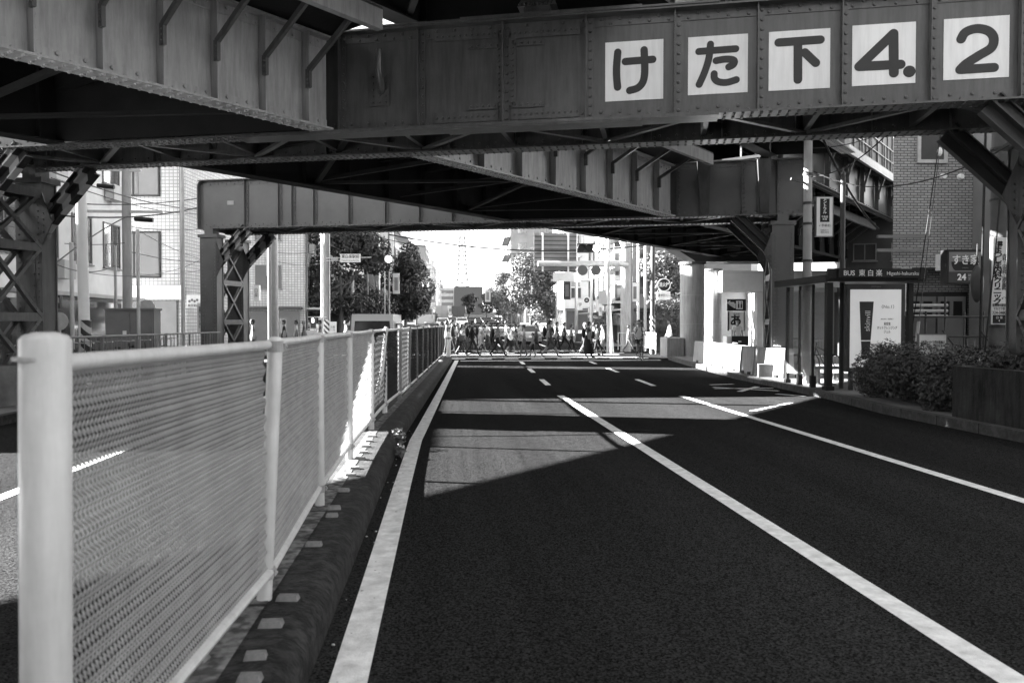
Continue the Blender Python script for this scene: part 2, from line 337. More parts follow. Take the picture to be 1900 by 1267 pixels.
# ------------------------------------------------------------------ median fence
def fence_path(s): y = s; return Vector((-1.0+bend(y), y, .2))
def median_fence():
    t = th('median_fence', 'cream painted steel mesh fence running along the road median kerb', 'fence', (-1, 2, .2))
    ys = [2.04, 4.16, 6.30, 8.42, 10.79, 12.72]+[12.72+2.1*k for k in range(1, 11)]
    p1 = DZ(74, 1.95, .2)
    PB = [p1]+[G(px, py, .2) for px, py in ((490, 1112), (593, 938), (648, 852), (689, 797), (714, 766))]+[fence_path(y) for y in ys[6:]]
    PT = [p1+Vector((.012, 0, 0)), D(511, 622, 4.07)]+[None]*20
    W, H = 2.0, 1.1; cw, chh = .022, .020; nr = int(H/chh); nc = int(W/cw)
    def mesh_panel():
        mb = MB()
        for r in range(nr+1):
            for k in range(nc*2+1):
                y = k*cw/2; zz = r*chh+(chh/2 if (k+r) % 2 else -chh/2)*.92; zz = max(0, min(H, zz))
                xo = .010*math.sin(2*math.pi*zz/.08)+.003*math.sin(y*3.1+1)
                mb.v += [(xo-.0028, y, zz-.0012), (xo+.0028, y, zz+.0012)]
            b = len(mb.v)-(nc*2+1)*2
            for k in range(nc*2): mb.f.append((b+2*k, b+2*k+1, b+2*k+3, b+2*k+2)); mb.m.append(0)
        return mb
    first = None
    for i, y in enumerate(ys):
        p = PB[i]; r = .058 if i == 0 else .038
        lean = [0, -.075, .0, 0, 0, 0][i] if i < 6 else rnd.uniform(-.02, .02)
        top = p+Vector((-lean*.3, 0, 1.36 if i == 0 else 1.315)); b = p+Vector((lean*.6, 0, -.005))
        if PT[i] is not None: top = Vector((PT[i].x, PT[i].y, top.z)); b = Vector((p.x, p.y, .195))
        mb = MB(); pp = [b, b.lerp(top, .5), top, top+Vector((0, 0, .012)), top+Vector((0, 0, .02))]
        mb.tube(pp, [r, r, r, r*.85, r*.4], 20)
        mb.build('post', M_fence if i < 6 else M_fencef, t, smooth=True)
        if 0 < i < 8:
            for zz in ((1.3, .14) if i else (1.3,)):
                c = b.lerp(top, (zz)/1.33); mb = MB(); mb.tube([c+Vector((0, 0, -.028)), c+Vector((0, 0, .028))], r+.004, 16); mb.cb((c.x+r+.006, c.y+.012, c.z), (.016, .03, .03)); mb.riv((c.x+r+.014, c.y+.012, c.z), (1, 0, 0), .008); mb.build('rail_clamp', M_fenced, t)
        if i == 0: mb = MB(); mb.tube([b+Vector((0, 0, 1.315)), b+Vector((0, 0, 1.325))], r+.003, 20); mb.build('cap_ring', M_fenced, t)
    for i in range(len(ys)-1):
        a = PB[i].copy(); c = PB[i+1].copy()
        if i < 2:
            for e, q in ((a, i), (c, i+1)):
                if PT[q] is not None: e.x = (e.x+PT[q].x)/2; e.y = (e.y+PT[q].y)/2
        d = (c-a); L = d.length; ang = math.atan2(-d.x, d.y)
        sagz = rnd.uniform(-.008, .008)
        mb = MB(); a1 = a+d.normalized()*.03; c1 = c-d.normalized()*.03
        Zt, Zb = 1.3, .14
        if i > 5: Zb = .1
        mb.tube([a1+Vector((0, 0, Zt)), a1.lerp(c1, .5)+Vector((0, 0, Zt-.004)), c1+Vector((0, 0, Zt+sagz))], .024, 10)
        mb.build('top_rail', M_fence, t, smooth=True)
        mb = MB(); mb.tube([a1+Vector((0, 0, Zb)), c1+Vector((0, 0, Zb))], .024, 8); mb.build('bottom_rail', M_fence, t, smooth=True)
        if first is None:
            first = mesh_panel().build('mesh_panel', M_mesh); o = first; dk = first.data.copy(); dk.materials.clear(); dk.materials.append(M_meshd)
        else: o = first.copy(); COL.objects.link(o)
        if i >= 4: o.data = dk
        o.parent = t; off = OFF[t]; o.location = Vector((a.x-.012, a.y, .2+Zb+.01))-off+d.normalized()*.0
        o.rotation_euler = (0, rnd.uniform(-.012, .012), ang); o.scale = (1, L/W, (Zt-Zb-.02)/H)
        if i == 4: o.rotation_euler[1] = .06
    # bent stay leaning against the sixth post
    mb = MB(); p = fence_path(12.2); mb.tube([p+Vector((-.12, -.7, 0)), p+Vector((.0, -.35, .7)), p+Vector((.04, .1, 1.34))], .03, 10); mb.build('bent_post', M_fence, t, smooth=True)
median_fence()
# raised marker blocks along the kerb top
mb = MB(); mb.prism([(-.075, -.04, 0), (.075, -.04, 0), (.075, .04, 0), (-.075, .04, 0)], (0, 0, .004))
def stud_mesh():
    mb = MB(); a = [(-.055, -.04), (.055, -.04), (.055, .04), (-.055, .04)]
    mb.add([(x, y, 0) for x, y in a]+[(x*.82, y*.75, .028) for x, y in a], [(3, 2, 1, 0), (4, 5, 6, 7)]+[(i, (i+1) % 4, 4+(i+1) % 4, 4+i) for i in range(4)]); return mb
M_stud = mat('stud', .15, .7, .45, 14)
s0 = None; yy = 2.75; k = 0
studs = [(463,1262),(474,1220),(503,1160),(534,1112),(582,1012),(616,958),(620,944),(637,911),(651,883),(658,870),(668,852),(674,841),(680,830),(686,820),(691,811),(405,1170),(363,1226)]
for k, (px, py) in enumerate(studs):
    if s0 is None: o = s0 = stud_mesh().build('kerb_stud', M_stud)
    else: o = s0.copy(); COL.objects.link(o)
    p = G(px, py, .2); o.location = (p.x, p.y, .205 if px < 410 else .197); o.rotation_euler = (0, 0, rnd.uniform(-.2, .2)); q = rnd.uniform(.8, 1.05); o.scale = (q, q*rnd.uniform(.7, 1), 1)
    tag(o, 'small pale raised reflector stud set on the dark median kerb beside the fence', 'stud', 'reflector studs along the median kerb')

# ------------------------------------------------------------------ steel bridge
PA = R(-15.6)                      # portal frames: local x along the beam, y away from camera
TA = R(90-41.7)                    # track girders: local x along the track, y = -n
def uv(px, v):                     # u of the picture column px on plane v
    r = ray(px, 601); c, s = math.cos(15.6*math.pi/180), math.sin(15.6*math.pi/180)
    t = v/(r.x*s+r.y*c); return (r.x*c-r.y*s)*t
def uvz(px, py, v):
    r = ray(px, py); c, s = math.cos(R(15.6)), math.sin(R(15.6)); t = v/(r.x*s+r.y*c)
    return ((r.x*c-r.y*s)*t, CAMZ+r.z*t)
def W(u, v, z=0): c, s = math.cos(R(15.6)), math.sin(R(15.6)); return Vector((u*c+v*s, -u*s+v*c, z))
def girder(mb, x0, x1, y, z0, z1, stiff, side=(-1,), fw=.36, pitch=.14, rivets=True, so=.11, sw=.09, under=True, rr=.02):
    mb.box((x0, y-.008, z0+.03), (x1, y+.008, z1-.03))
    mb.box((x0, y-fw/2, z0), (x1, y+fw/2, z0+.028)); mb.box((x0, y-fw/2, z1-.028), (x1, y+fw/2, z1))
    for s in side:
        ya, yb = sorted((y+s*.008, y+s*.022))
        mb.box((x0, ya, z0+.028), (x1, yb, z0+.17)); mb.box((x0, ya, z1-.17), (x1, yb, z1-.028))
        for q in stiff:
            if not x0 < q < x1: continue
            a, b = sorted((y+s*.0225, y+s*(.022+so))); mb.box((q-.008, a, z0+.03), (q+.008, b, z1-.03))
            a, b = sorted((y+s*.0225, y+s*.034)); mb.box((q+.008, a, z0+.031), (q+sw, b, z1-.031))
            if rivets:
                n = int((z1-z0-.2)/.13)
                for i in range(n+1): mb.riv((q+.055, y+s*.034, z0+.1+i*(z1-z0-.2)/n), (0, s, 0), rr)
        if rivets:
            n = int((x1-x0)/pitch)
            for i in range(n):
                x = x0+(i+.5)*pitch
                if any(q-.03 < x < q+sw+.02 for q in stiff): continue
                for zz in ((z0+.07, z0+.13), (z1-.13, z1-.07)): mb.riv((x, y+s*.022, zz[i % 2]), (0, s, 0), rr)
    if rivets and under:
        n = int((x1-x0)/(pitch*.9))
        for i in range(n):
            x = x0+(i+.5)*pitch*.9
            for yo in (-.13, -.07, .07, .13): mb.riv((x, y+yo*fw/.36, z0), (0, 0, -1), rr*.9)
    return mb
def splice(mb, xa, xb, za, zb, y, s=-1, p=.085):   # riveted splice plate
    a, b = sorted((y+s*.0345, y+s*.044)); mb.box((xa, a, za), (xb, b, zb))
    nx = max(1, int((xb-xa)/p)); nz = max(1, int((zb-za)/p))
    for i in range(nx):
        for j in range(nz): mb.riv((xa+(i+.5)*(xb-xa)/nx, y+s*.044, za+(j+.5)*(zb-za)/nz), (0, s, 0), .016)
def column_leg(t, u, v0, v1, ztop, wid, m):
    mb = MB(); 
    mb.box((u-wid/2, v0, .15), (u+wid/2, v0+.03, ztop)); mb.box((u-wid/2, v1-.03, .15), (u+wid/2, v1, ztop))
    mb.box((u-wid/2+.02, v0+.03, .15), (u-wid/2+.05, v1-.03, ztop)); mb.box((u+wid/2-.05, v0+.03, .15), (u+wid/2-.02, v1-.03, ztop))
    mb.box((u-wid*.26, v0-.012, .5), (u+wid*.26, v0, ztop-1.2)); 
    n = int((ztop-.3)/.11)
    for i in range(n):
        for s in (-1, 1): mb.riv((u+s*wid*.36, v0-.0, .25+i*.11), (0, -1, 0), .016)
        if i % 2 and i < n-9: mb.riv((u-wid*.2, v0-.012, .25+i*.11), (0, -1, 0), .014); mb.riv((u+wid*.2, v0-.012, .25+i*.11), (0, -1, 0), .014)
    for s in (-1, 1):
        for i in range(n):
            mb.riv((u+s*(wid/2-.02), v0+.015+.0, .25+i*.11), (s, 0, 0), .012)
    mb.box((u-wid/2-.05, v0-.05, ztop), (u+wid/2+.05, v1+.05, ztop+.1))
    mb.box((u-wid*.25, v0+.02, ztop+.1), (u+wid*.25, v1-.02, ztop+.28))
    return mb.build('column_leg', m, t)
def lattice(t, u, va, vb, wid, z0, z1, m, plates=True):
    mb = MB(); z = z0; k = 0; dv = vb-va
    while z < z1-.3:
        zz = min(z+dv*1.05, z1)
        for s in (-1, 1):
            x = u+s*wid*.42
            mb.bar((x, va, z), (x, vb, zz), .07, .09, (1, 0, 0)); mb.bar((x+.012*s, vb, z), (x+.012*s, va, zz), .07, .09, (1, 0, 0))
            for f in (.12, .2, .8, .88, .5):
                mb.riv((x+.035*s, va+dv*f, z+(zz-z)*f), (s, 0, 0), .02); mb.riv((x+.047*s, vb-dv*f, z+(zz-z)*f), (s, 0, 0), .02)
            mb.box((x-.04, va, zz-.08), (x+.05, vb, zz+.08))
        z = zz; k += 1
    return mb.build('lattice_brace', m, t)
def portal(name, label, v1, v2, uL, uR, ucl, ucr, stiff1, z0=4.6, z1=6.16, wid=.58, matF=M_steel, knee='both', stiff2=None, kl=1.15):
    t = th(name, label, 'bridge support', W((ucl+ucr)/2, (v1+v2)/2, 0), PA)
    mb = MB(); girder(mb, uL, uR, v1, z0, z1, stiff1, side=(-1,)); fb = mb.build('front_beam', matF, t)
    mb = MB(); girder(mb, uL, uR, v2, z0, z1, stiff2 or [uL+.8+i*1.15 for i in range(int((uR-uL)/1.15))], side=(-1,)); mb.build('rear_beam', M_steel if matF != M_steel2 else M_steel2, t)
    x0_, x1_ = uv(150, v1), min(uR-.3, uR)
    tp = MB(); tp.box((uL+.4, v1+.19, z1-.2), (uR-.3, v2-.19, z1-.14)); tp.build('sun_stop_plate', M_steel2, t)  # added plate, closes the gap where sun leaked between the beams
    # bracing between the beams
    mb = MB(); x = uL+.6; q = 0
    while x+1.6 < uR:
        a, b = (v1+.05, v2-.05) if q % 2 == 0 else (v2-.05, v1+.05)
        mb.bar((x, a, z0+.07), (x+1.6, b, z0+.07), .09, .05); mb.bar((x+1.6, v1+.02, z0+.35), (x+1.6, v2-.02, z0+.35), .08, .5)
        x += 1.6; q += 1
    mb.build('cross_bracing', M_steel, t)
    # end plates with rounded top corner on the left
    arc = [(uL+.2-.22*math.cos(a), z1-.2+.2*math.sin(a)) for a in [k*math.pi/12 for k in range(7)]]
    pr = [(uL-.02, z0+.03)]+arc+[(x+.02, z-.012) for x, z in arc[::-1]]+[(uL, z0+.03)]
    mb = MB(); mb.prism([(x, v1-.17, z) for x, z in pr], (0, v2-v1+.34, 0)); mb.build('end_plate', matF, t)
    mb = MB(); mb.box((uR, v1-.17, z0), (uR+.02, v2+.17, z1)); mb.build('end_plate', matF, t)
    for uc in (ucl, ucr):
        for v in (v1, v2): column_leg(t, uc, v-.2, v+.2, z0-.28, wid, matF)
        lattice(t, uc, v1+.2, v2-.2, wid, .4, z0-.5, M_steel)
    for uc, s in ((ucl, 1), (ucr, -1)):
        for v in (v1, v2):
            mb = MB(); a = Vector((uc+s*(wid/2-.05), v, z0-1.0)); b = Vector((uc+s*(wid/2+kl-.2), v, z0))
            d = (b-a).normalized(); 
            mb.bar(a-d*.15, b+d*.0, .3, .03, (0, 0, 1)); up = Vector((-d.z*s, 0, d.x*s))
            mb.bar(a-d*.15, b, .02, .34, (0, 0, 1)) 
            mb.bar(a-d*.15+up*-.17, b+up*-.17, .16, .02, (0, 0, 1)); mb.bar(a-d*.15+up*.17, b+up*.17, .16, .02, (0, 0, 1))
            mb.build('knee_brace', M_stripe if s == 1 else M_knee, t)
            mb = MB(); mb.prism([(uc+s*(wid/2-.02), v-.2, z0-1.55), (uc+s*(wid/2+.22), v-.2, z0-1.05), (uc+s*(wid/2-.02), v-.2, z0-.4)], (0, .03, 0))
            for i in range(5): mb.riv((uc+s*(wid/2+.04), v-.2, z0-1.35+i*.12), (0, -1, 0), .018); 
            mb.build('gusset', M_steel, t)
    for uc in (ucl, ucr): mb = MB(); mb.box((uc-.65, v1-.5, .14), (uc+.65, v2+.5, .5 if uc == ucr else .85)); mb.build('footing', M_dconc2, t)
    return t, fb
V1, V2 = 11.93, 13.6
stA = [uv(p, V1) for p in (200, 330, 480, 635, 780, 935, 1088, 1250, 1402, 1556, 1718, 1882)]
uA = uv(70, V2)
near_portal, fbA = portal('steel_portal_frame', 'nearer riveted steel portal across the road carrying the five white clearance panels', V1, V2, -16, 6.6, uA, uv(1914, V2), stA)
for a, b, za, zb in ((808, 925, 5.93, 6.06), (870, 930, 5.78, 5.86), (808, 925, 4.68, 4.84), (870, 925, 4.86, 4.95), (950, 1075, 5.9, 6.05), (950, 1010, 5.78, 5.86), (950, 1075, 4.68, 4.84), (950, 1010, 4.86, 4.95), (945, 958, 4.9, 5.9), (922, 932, 4.9, 5.8), (690, 725, 5.0, 5.5)):
    mb = MB(); splice(mb, uv(a, V1), uv(b, V1), za, zb, V1+.0, -1); mb.build('splice_plate', M_steel, fbA)
mb = MB()                          # flange cover plates

for c in (((uv(450, V1), V1-.2, 4.572), (uv(1330, V1), V1+.2, 4.598)), ((uv(700, V1), V1-.2, 6.163), (uv(1330, V1), V1+.2, 6.19)), ((uv(830, V1), V1-.19, 4.55), (uv(1190, V1), V1+.19, 4.57)), ((uv(860, V1), V1-.19, 6.192), (uv(1190, V1), V1+.19, 6.215))):
    mb = MB(); mb.box(*c); mb.build('cover_plate', M_steel, near_portal)
# white clearance panels with characters
def on(px, py, dv): u, z = uvz(px, py, V1-dv); return Vector((u, V1-dv, z))
def stroke(mb, pts, wd, dv):
    P = [on(x, y, dv) for x, y in pts]; r = wd/2; n = 18
    for p in P: mb.prism([(p.x+r*math.cos(2*math.pi*k/n), p.y, p.z+r*math.sin(2*math.pi*k/n)) for k in range(n)][::-1], (0, .0035, 0))
    for a, b in zip(P, P[1:]):
        d = (b-a).normalized(); q = Vector((-d.z, 0, d.x))*r
        mb.prism([a+q, b+q, b-q, a-q][::-1], (0, .003, 0))
def cr(ox, lst): return [(ox+x/2.947, y/2.947) for x, y in lst]
def smooth(l, n=5):
    out = []
    P = [l[0]]+list(l)+[l[-1]]
    for i in range(1, len(P)-2):
        for k in range(n):
            t = k/n; out.append(tuple(.5*((2*P[i][c])+(-P[i-1][c]+P[i+1][c])*t+(2*P[i-1][c]-5*P[i][c]+4*P[i+1][c]-P[i+2][c])*t*t+(-P[i-1][c]+3*P[i][c]-3*P[i+1][c]+P[i+2][c])*t**3) for c in (0, 1)))
    return out+[l[-1]]
panels = [
 ((1123, 1231, 76, 186), 1.0, [smooth(cr(620, [(1551,287),(1545,360),(1545,420),(1550,478)])), cr(620, [(1592,338),(1742,326)]), smooth(cr(620, [(1695,274),(1698,340),(1698,400),(1688,450),(1660,482),(1616,496)]))], .108),
 ((1277, 1388, 66, 174), 1.0, [cr(1260, [(108,283),(310,268)]), smooth(cr(1260, [(172,243),(163,320),(140,395),(110,463)])), smooth(cr(1260, [(203,333),(250,325),(290,327),(303,337),(296,355),(272,367)])), smooth(cr(1260, [(192,405),(194,430),(215,448),(260,452),(313,437)]))], .1),
 ((1427, 1541, 56, 166), 1.0, [cr(1260, [(545,234),(773,218)]), cr(1260, [(650,232),(650,437)]), cr(1260, [(688,288),(748,345)])], .118),
 ((1582, 1700, 44, 157), 1.0, [cr(1260, [(1173,185),(985,365),(1212,353)]), cr(1260, [(1173,185),(1175,400)])], .128),
 ((1752, 1874, 32, 146), 1.0, [smooth(cr(1260, [(1543,215),(1562,182),(1600,163),(1645,158),(1695,173),(1721,210),(1708,262),(1640,305),(1570,350),(1537,382)])), cr(1260, [(1537,382),(1723,370)])], .122),
 ((1897, 2020, 22, 134), 1.0, [], .12)]
for (x0, x1, y0, y1), _, ss, wd in panels:
    a = on((x0+x1)/2, y0, .026); b = on((x0+x1)/2, y1, .026); u0 = on(x0, y0, .026).x; u1 = on(x1, y0, .026).x
    mb = MB(); mb.box((u0, V1-.02, b.z), (u1, V1-.009, a.z)); p = mb.build('clearance_panel', M_signw, fbA)
    if ss:
        mb = MB()
        for s in ss: stroke(mb, s, wd, .024)
        if wd == .128: stroke(mb, cr(1260, [(1259, 392), (1260, 392)]), .16, .024)
        # give each stroke piece its own hair of depth so none coincide
        out = MB(); base = 0
        out.v = [(v[0], v[1]-(i//4 % 97)*.000008, v[2]) for i, v in enumerate(mb.v)]; out.f = mb.f; out.m = mb.m
        out.build('painted_character', M_mk, p)
# drain pipe on the sign beam
mb = MB(); mb.tube([on(703, 92, .25), on(703, 130, .25), on(708, 160, .12), on(709, 172, .02)], .05, 12); mb.build('drain_pipe', M_steel, near_portal, smooth=True)

W1, W2 = 23.1, 24.7
stC = [uv(p, W1) for p in (458, 520, 545, 585, 650, 717, 780, 840, 900, 960, 1020, 1080, 1140, 1200, 1255, 1310, 1375, 1405, 1440)]
far_portal, fbC = portal('steel_portal_frame', 'farther riveted steel portal with a rounded beam end beyond the clearance panels', W1, W2, uv(374, W1), uv(1490, W1), uv(394, W1), uv(1450, W1), stC, z0=4.6, z1=6.14, matF=M_steelc)
mb = MB(); mb.box((uv(424, W1), W1-.03, 5.35), (uv(436, W1), W1-.022, 5.48)); mb.build('maker_plate', M_steel3, far_portal)
# tapered box ribs on the far portal's right half
for p in (1302, 1412):
    mb = MB(); u = uv(p, W1); mb.add([(u-.16, W1-.02, 6.1), (u+.2, W1-.02, 6.1), (u+.18, W1-.02, 4.66), (u-.05, W1-.02, 4.66), (u-.16, W1-.42, 6.1), (u+.2, W1-.42, 6.1), (u+.18, W1-.12, 4.66), (u-.05, W1-.12, 4.66)], [(0,1,2,3),(4,7,6,5),(0,4,5,1),(1,5,6,2),(2,6,7,3),(3,7,4,0)]); mb.build('tapered_rib', M_steel, far_portal)

# track spans: local x along the track, local y = -n
def tx_at(Wp):  # local coords of a world point
    c, s = math.cos(TA), math.sin(TA); return (Wp.x*c+Wp.y*s, -Wp.x*s+Wp.y*c)
def span_x(n, v):  # local x where the line n meets portal plane v
    # world p = t*x - n... p = x*t + n*nv ; v-component
    tv = (math.sin(R(41.7)), math.cos(R(41.7))); nv = (math.cos(R(41.7)), -math.sin(R(41.7))); m = (math.sin(R(15.6)), math.cos(R(15.6)))
    return (v-n*(nv[0]*m[0]+nv[1]*m[1]))/(tv[0]*m[0]+tv[1]*m[1])
def TW(x, n, z=0): tv = (math.sin(R(41.7)), math.cos(R(41.7))); nv = (math.cos(R(41.7)), -math.sin(R(41.7))); return Vector((x*tv[0]+n*nv[0], x*tv[1]+n*nv[1], z))
NR, NL = -9.9, -14.2
def track_span(name, label, va, vb, nr, nl, z0=4.62, z1=6.05, stp=1.22, first=None, riv=True, walk_r=1.25, m=M_steel3, xa=None, xb=None, brk=.72, lwalk=True, par=False):
    xr0 = span_x(nr, va)+.15 if xa is None else xa; xr1 = span_x(nr, vb)-.15 if xb is None else xb
    xl0 = span_x(nl, va)+.15 if xa is None else xa; xl1 = span_x(nl, vb)-.15 if xb is None else xb
    t = th(name, label, 'railway bridge', TW((xr0+xr1)/2, (nr+nl)/2, z0), TA)
    st = []; x = (first if first is not None else xr0+.5)
    while x > xr0: x -= stp
    while x < xr1: st.append(x); x += stp
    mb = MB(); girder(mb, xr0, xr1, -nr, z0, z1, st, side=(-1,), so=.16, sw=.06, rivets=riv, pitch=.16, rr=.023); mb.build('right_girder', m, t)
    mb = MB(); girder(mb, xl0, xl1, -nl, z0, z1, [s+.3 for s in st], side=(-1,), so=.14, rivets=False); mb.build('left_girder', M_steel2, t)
    # floor: cross beams, stringers, deck plate
    mb = MB(); mb.box((min(xr0, xl0), -nr+.15, z1-.02), (max(xr1, xl1), -nl-.15, z1+.12)); mb.box((xr0, -nr-walk_r, z1+.03), (xr1, -nr+.15, z1+.1)); (mb.box((xl0, -nl-.15, z1+.03), (xl1, -nl+1.3, z1+.1)) if lwalk else None); mb.build('deck', M_steel2, t)
    mb = MB(); x = max(xr0, xl0)
    x = min(xr0, xl0)+.4
    while x < max(xr1, xl1): mb.box((x-.09, -nr+.05, z1-.55), (x+.09, -nl-.05, z1-.03)); x += 1.6
    for f in (.3, .7): y = -nr+(nr-nl)*f; mb.box((min(xr0, xl0)+.2, y-.08, z1-.4), (max(xr1, xl1)-.2, y+.08, z1-.035))
    mb.build('floor_beams', M_steel2, t)
    mb = MB(); mb.prism([(xr1-.06, -nr+.03, z0+.03), (xl1-.06, -nl-.03, z0+.03), (xl1-.04, -nl-.03, z0+.03), (xr1-.04, -nr+.03, z0+.03)], (0, 0, z1-z0-.1)); mb.build('end_diaphragm', M_steel2, t)
    mb = MB(); x = min(xr0, xl0)+.6; q = 0
    while x+2.6 < max(xr1, xl1):
        a, b = (-nr+.1, -nl-.1) if q % 2 == 0 else (-nl-.1, -nr+.1)
        mb.bar((x, a, z0+.1), (x+2.6, b, z0+.1), .1, .06); mb.bar((x, -nr+.1, z0+.16), (x, -nl-.1, z0+.16), .08, .08); x += 2.6; q += 1
    mb.build('lateral_bracing', M_steel2, t)
    mb = MB(); mb.box((xr0, -nr-walk_r-.03, z1-.1), (xr1, -nr-walk_r+.02, z1+.16)); mb.box((xr0, -nr-walk_r-.03, z1-.13), (xr1, -nr-walk_r+.09, z1-.1)); mb.build('walkway_edge_beam', M_steel3, t)
    for s in st:       # kinked brackets under the walkway
        mb = MB(); s_ = s-.02; y0 = -nr-.19
        mb.bar((s_, y0, z1-brk-.28), (s_, y0, z1-brk), .05, .09, (0, 1, 0)); mb.bar((s_, y0, z1-brk-.02), (s_, y0-walk_r+.28, z1-.05), .05, .08, (0, 1, 0))
        for i in range(3): mb.riv((s_-.025, y0, z1-brk-.22+i*.07), (-1, 0, 0), .014)
        mb.build('bracket', M_steel, t)
    mb = MB(); mb.box((xr0, -nr-walk_r-.02, z1+.16), (xr1, -nr-walk_r+.02, z1+.2))
    for k in range(int((xr1-xr0)/1.2)): mb.box((xr0+k*1.2, -nr-walk_r-.02, z1+.2), (xr0+k*1.2+.05, -nr-walk_r+.03, z1+1.1))
    for zz in (.6, 1.1): mb.box((xr0, -nr-walk_r-.01, z1+zz), (xr1, -nr-walk_r+.02, z1+zz+.04))
    mb.build('hand_rail', M_steel, t)
    if par:
        mb = MB(); mb.box((xr0, -nr-walk_r+.04, z1+.2), (xr1, -nr-walk_r+.07, z1+1.75)); k = 0
        while xr0+k*.9 < xr1: mb.box((xr0+k*.9, -nr-walk_r-.0, z1+.2), (xr0+k*.9+.08, -nr-walk_r+.039, z1+1.8)); k += 1
        mb.build('parapet_panel', M_dark, t)
    return t, st
# column px 563 marks one stiffener of the near girder
def nx(px, n):
    r = ray(px, 601); tv = (math.sin(R(41.7)), math.cos(R(41.7))); nv = (math.cos(R(41.7)), -math.sin(R(41.7)))
    t = n/(r.x*nv[0]+r.y*nv[1]); return (r.x*tv[0]+r.y*tv[1])*t
xs = [nx(p, NR+.1) for p in (65, 195, 306, 407, 497, 570)]
STP = (xs[-1]-xs[0])/5
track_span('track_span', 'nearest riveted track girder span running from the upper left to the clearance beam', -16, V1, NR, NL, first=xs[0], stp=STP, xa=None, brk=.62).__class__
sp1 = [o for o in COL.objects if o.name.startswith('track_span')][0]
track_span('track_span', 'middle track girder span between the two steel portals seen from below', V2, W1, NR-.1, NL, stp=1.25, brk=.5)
track_span('track_span', 'farthest dark track girder span leading off behind the right portal column', W2, 42, NR-.1, NL, stp=1.4, riv=False, m=M_steel2)
# extend the nearest span backwards, over and behind the camera's left
# upper right track (stands on bearings on top of the near portal)
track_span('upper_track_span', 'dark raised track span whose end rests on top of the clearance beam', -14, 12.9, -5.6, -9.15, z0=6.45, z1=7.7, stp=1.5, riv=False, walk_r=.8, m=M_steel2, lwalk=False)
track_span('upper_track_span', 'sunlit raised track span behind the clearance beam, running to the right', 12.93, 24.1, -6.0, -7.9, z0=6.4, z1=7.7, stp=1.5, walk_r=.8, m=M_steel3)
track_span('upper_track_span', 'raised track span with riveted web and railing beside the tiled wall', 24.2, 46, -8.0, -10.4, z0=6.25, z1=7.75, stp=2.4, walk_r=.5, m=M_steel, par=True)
t = th('bridge_bearing', 'riveted steel bearing block standing on top of the clearance beam', 'bearing', W(uv(1000, 12.2), 12.2, 6.2), PA)
u = uv(1000, 12.2); mb = MB(); mb.box((u-.32, 11.95, 6.2), (u+.32, 12.6, 6.26)); mb.box((u-.2, 12.0, 6.26), (u+.2, 12.5, 6.4)); mb.build('base_plate', M_steel, t)
mb = MB(); mb.add([(u-.3, 11.97, 6.4), (u+.3, 11.97, 6.4), (u+.3, 12.5, 6.4), (u-.3, 12.5, 6.4), (u-.2, 12.05, 6.62), (u+.2, 12.05, 6.62), (u+.2, 12.4, 6.62), (u-.2, 12.4, 6.62)], [(3,2,1,0),(4,5,6,7),(0,1,5,4),(1,2,6,5),(2,3,7,6),(3,0,4,7)])
for i in range(9): mb.riv((u-.26+i*.065, 11.975, 6.43), (0, -1, 0), .02)
mb.build('rocker', M_steel, t)

# ------------------------------------------------------------------ text
def text(body, size, pos, yaw, m, parent, name='lettering', bold=0.0, ls=1.0, sx=1.0, extrude=.0015, vertical=False, tilt=0, align='CENTER', maxw=None):
    c = bpy.data.curves.new('t', 'FONT'); c.body = '\n'.join(body) if vertical else body
    c.size = size; c.align_x = align; c.align_y = 'CENTER'; c.offset = bold*size; c.extrude = extrude; c.space_line = ls; c.resolution_u = 3
    o = bpy.data.objects.new('t', c); COL.objects.link(o); bpy.context.view_layer.update()
    me = bpy.data.meshes.new_from_object(o.evaluated_get(bpy.context.evaluated_depsgraph_get()))
    bpy.data.objects.remove(o); bpy.data.curves.remove(c)
    xs_ = [v.co.x for v in me.vertices] or [0]; wdt = max(xs_)-min(xs_)
    if maxw and wdt > maxw: sx = sx*maxw/wdt
    M = Matrix.Translation(Vector(pos)-OFF.get(parent, Vector((0,0,0)))) @ Matrix.Rotation(yaw, 4, 'Z') @ Matrix.Rotation(R(90), 4, 'X') @ Matrix.Rotation(tilt, 4, 'Z') @ Matrix.Diagonal((sx, 1, 1, 1))
    me.transform(M); me.materials.clear(); me.materials.append(m); me.name = name
    r = bpy.data.objects.new(name, me); COL.objects.link(r); r.parent = parent; OFF[r] = OFF.get(parent, Vector((0,0,0))); return r

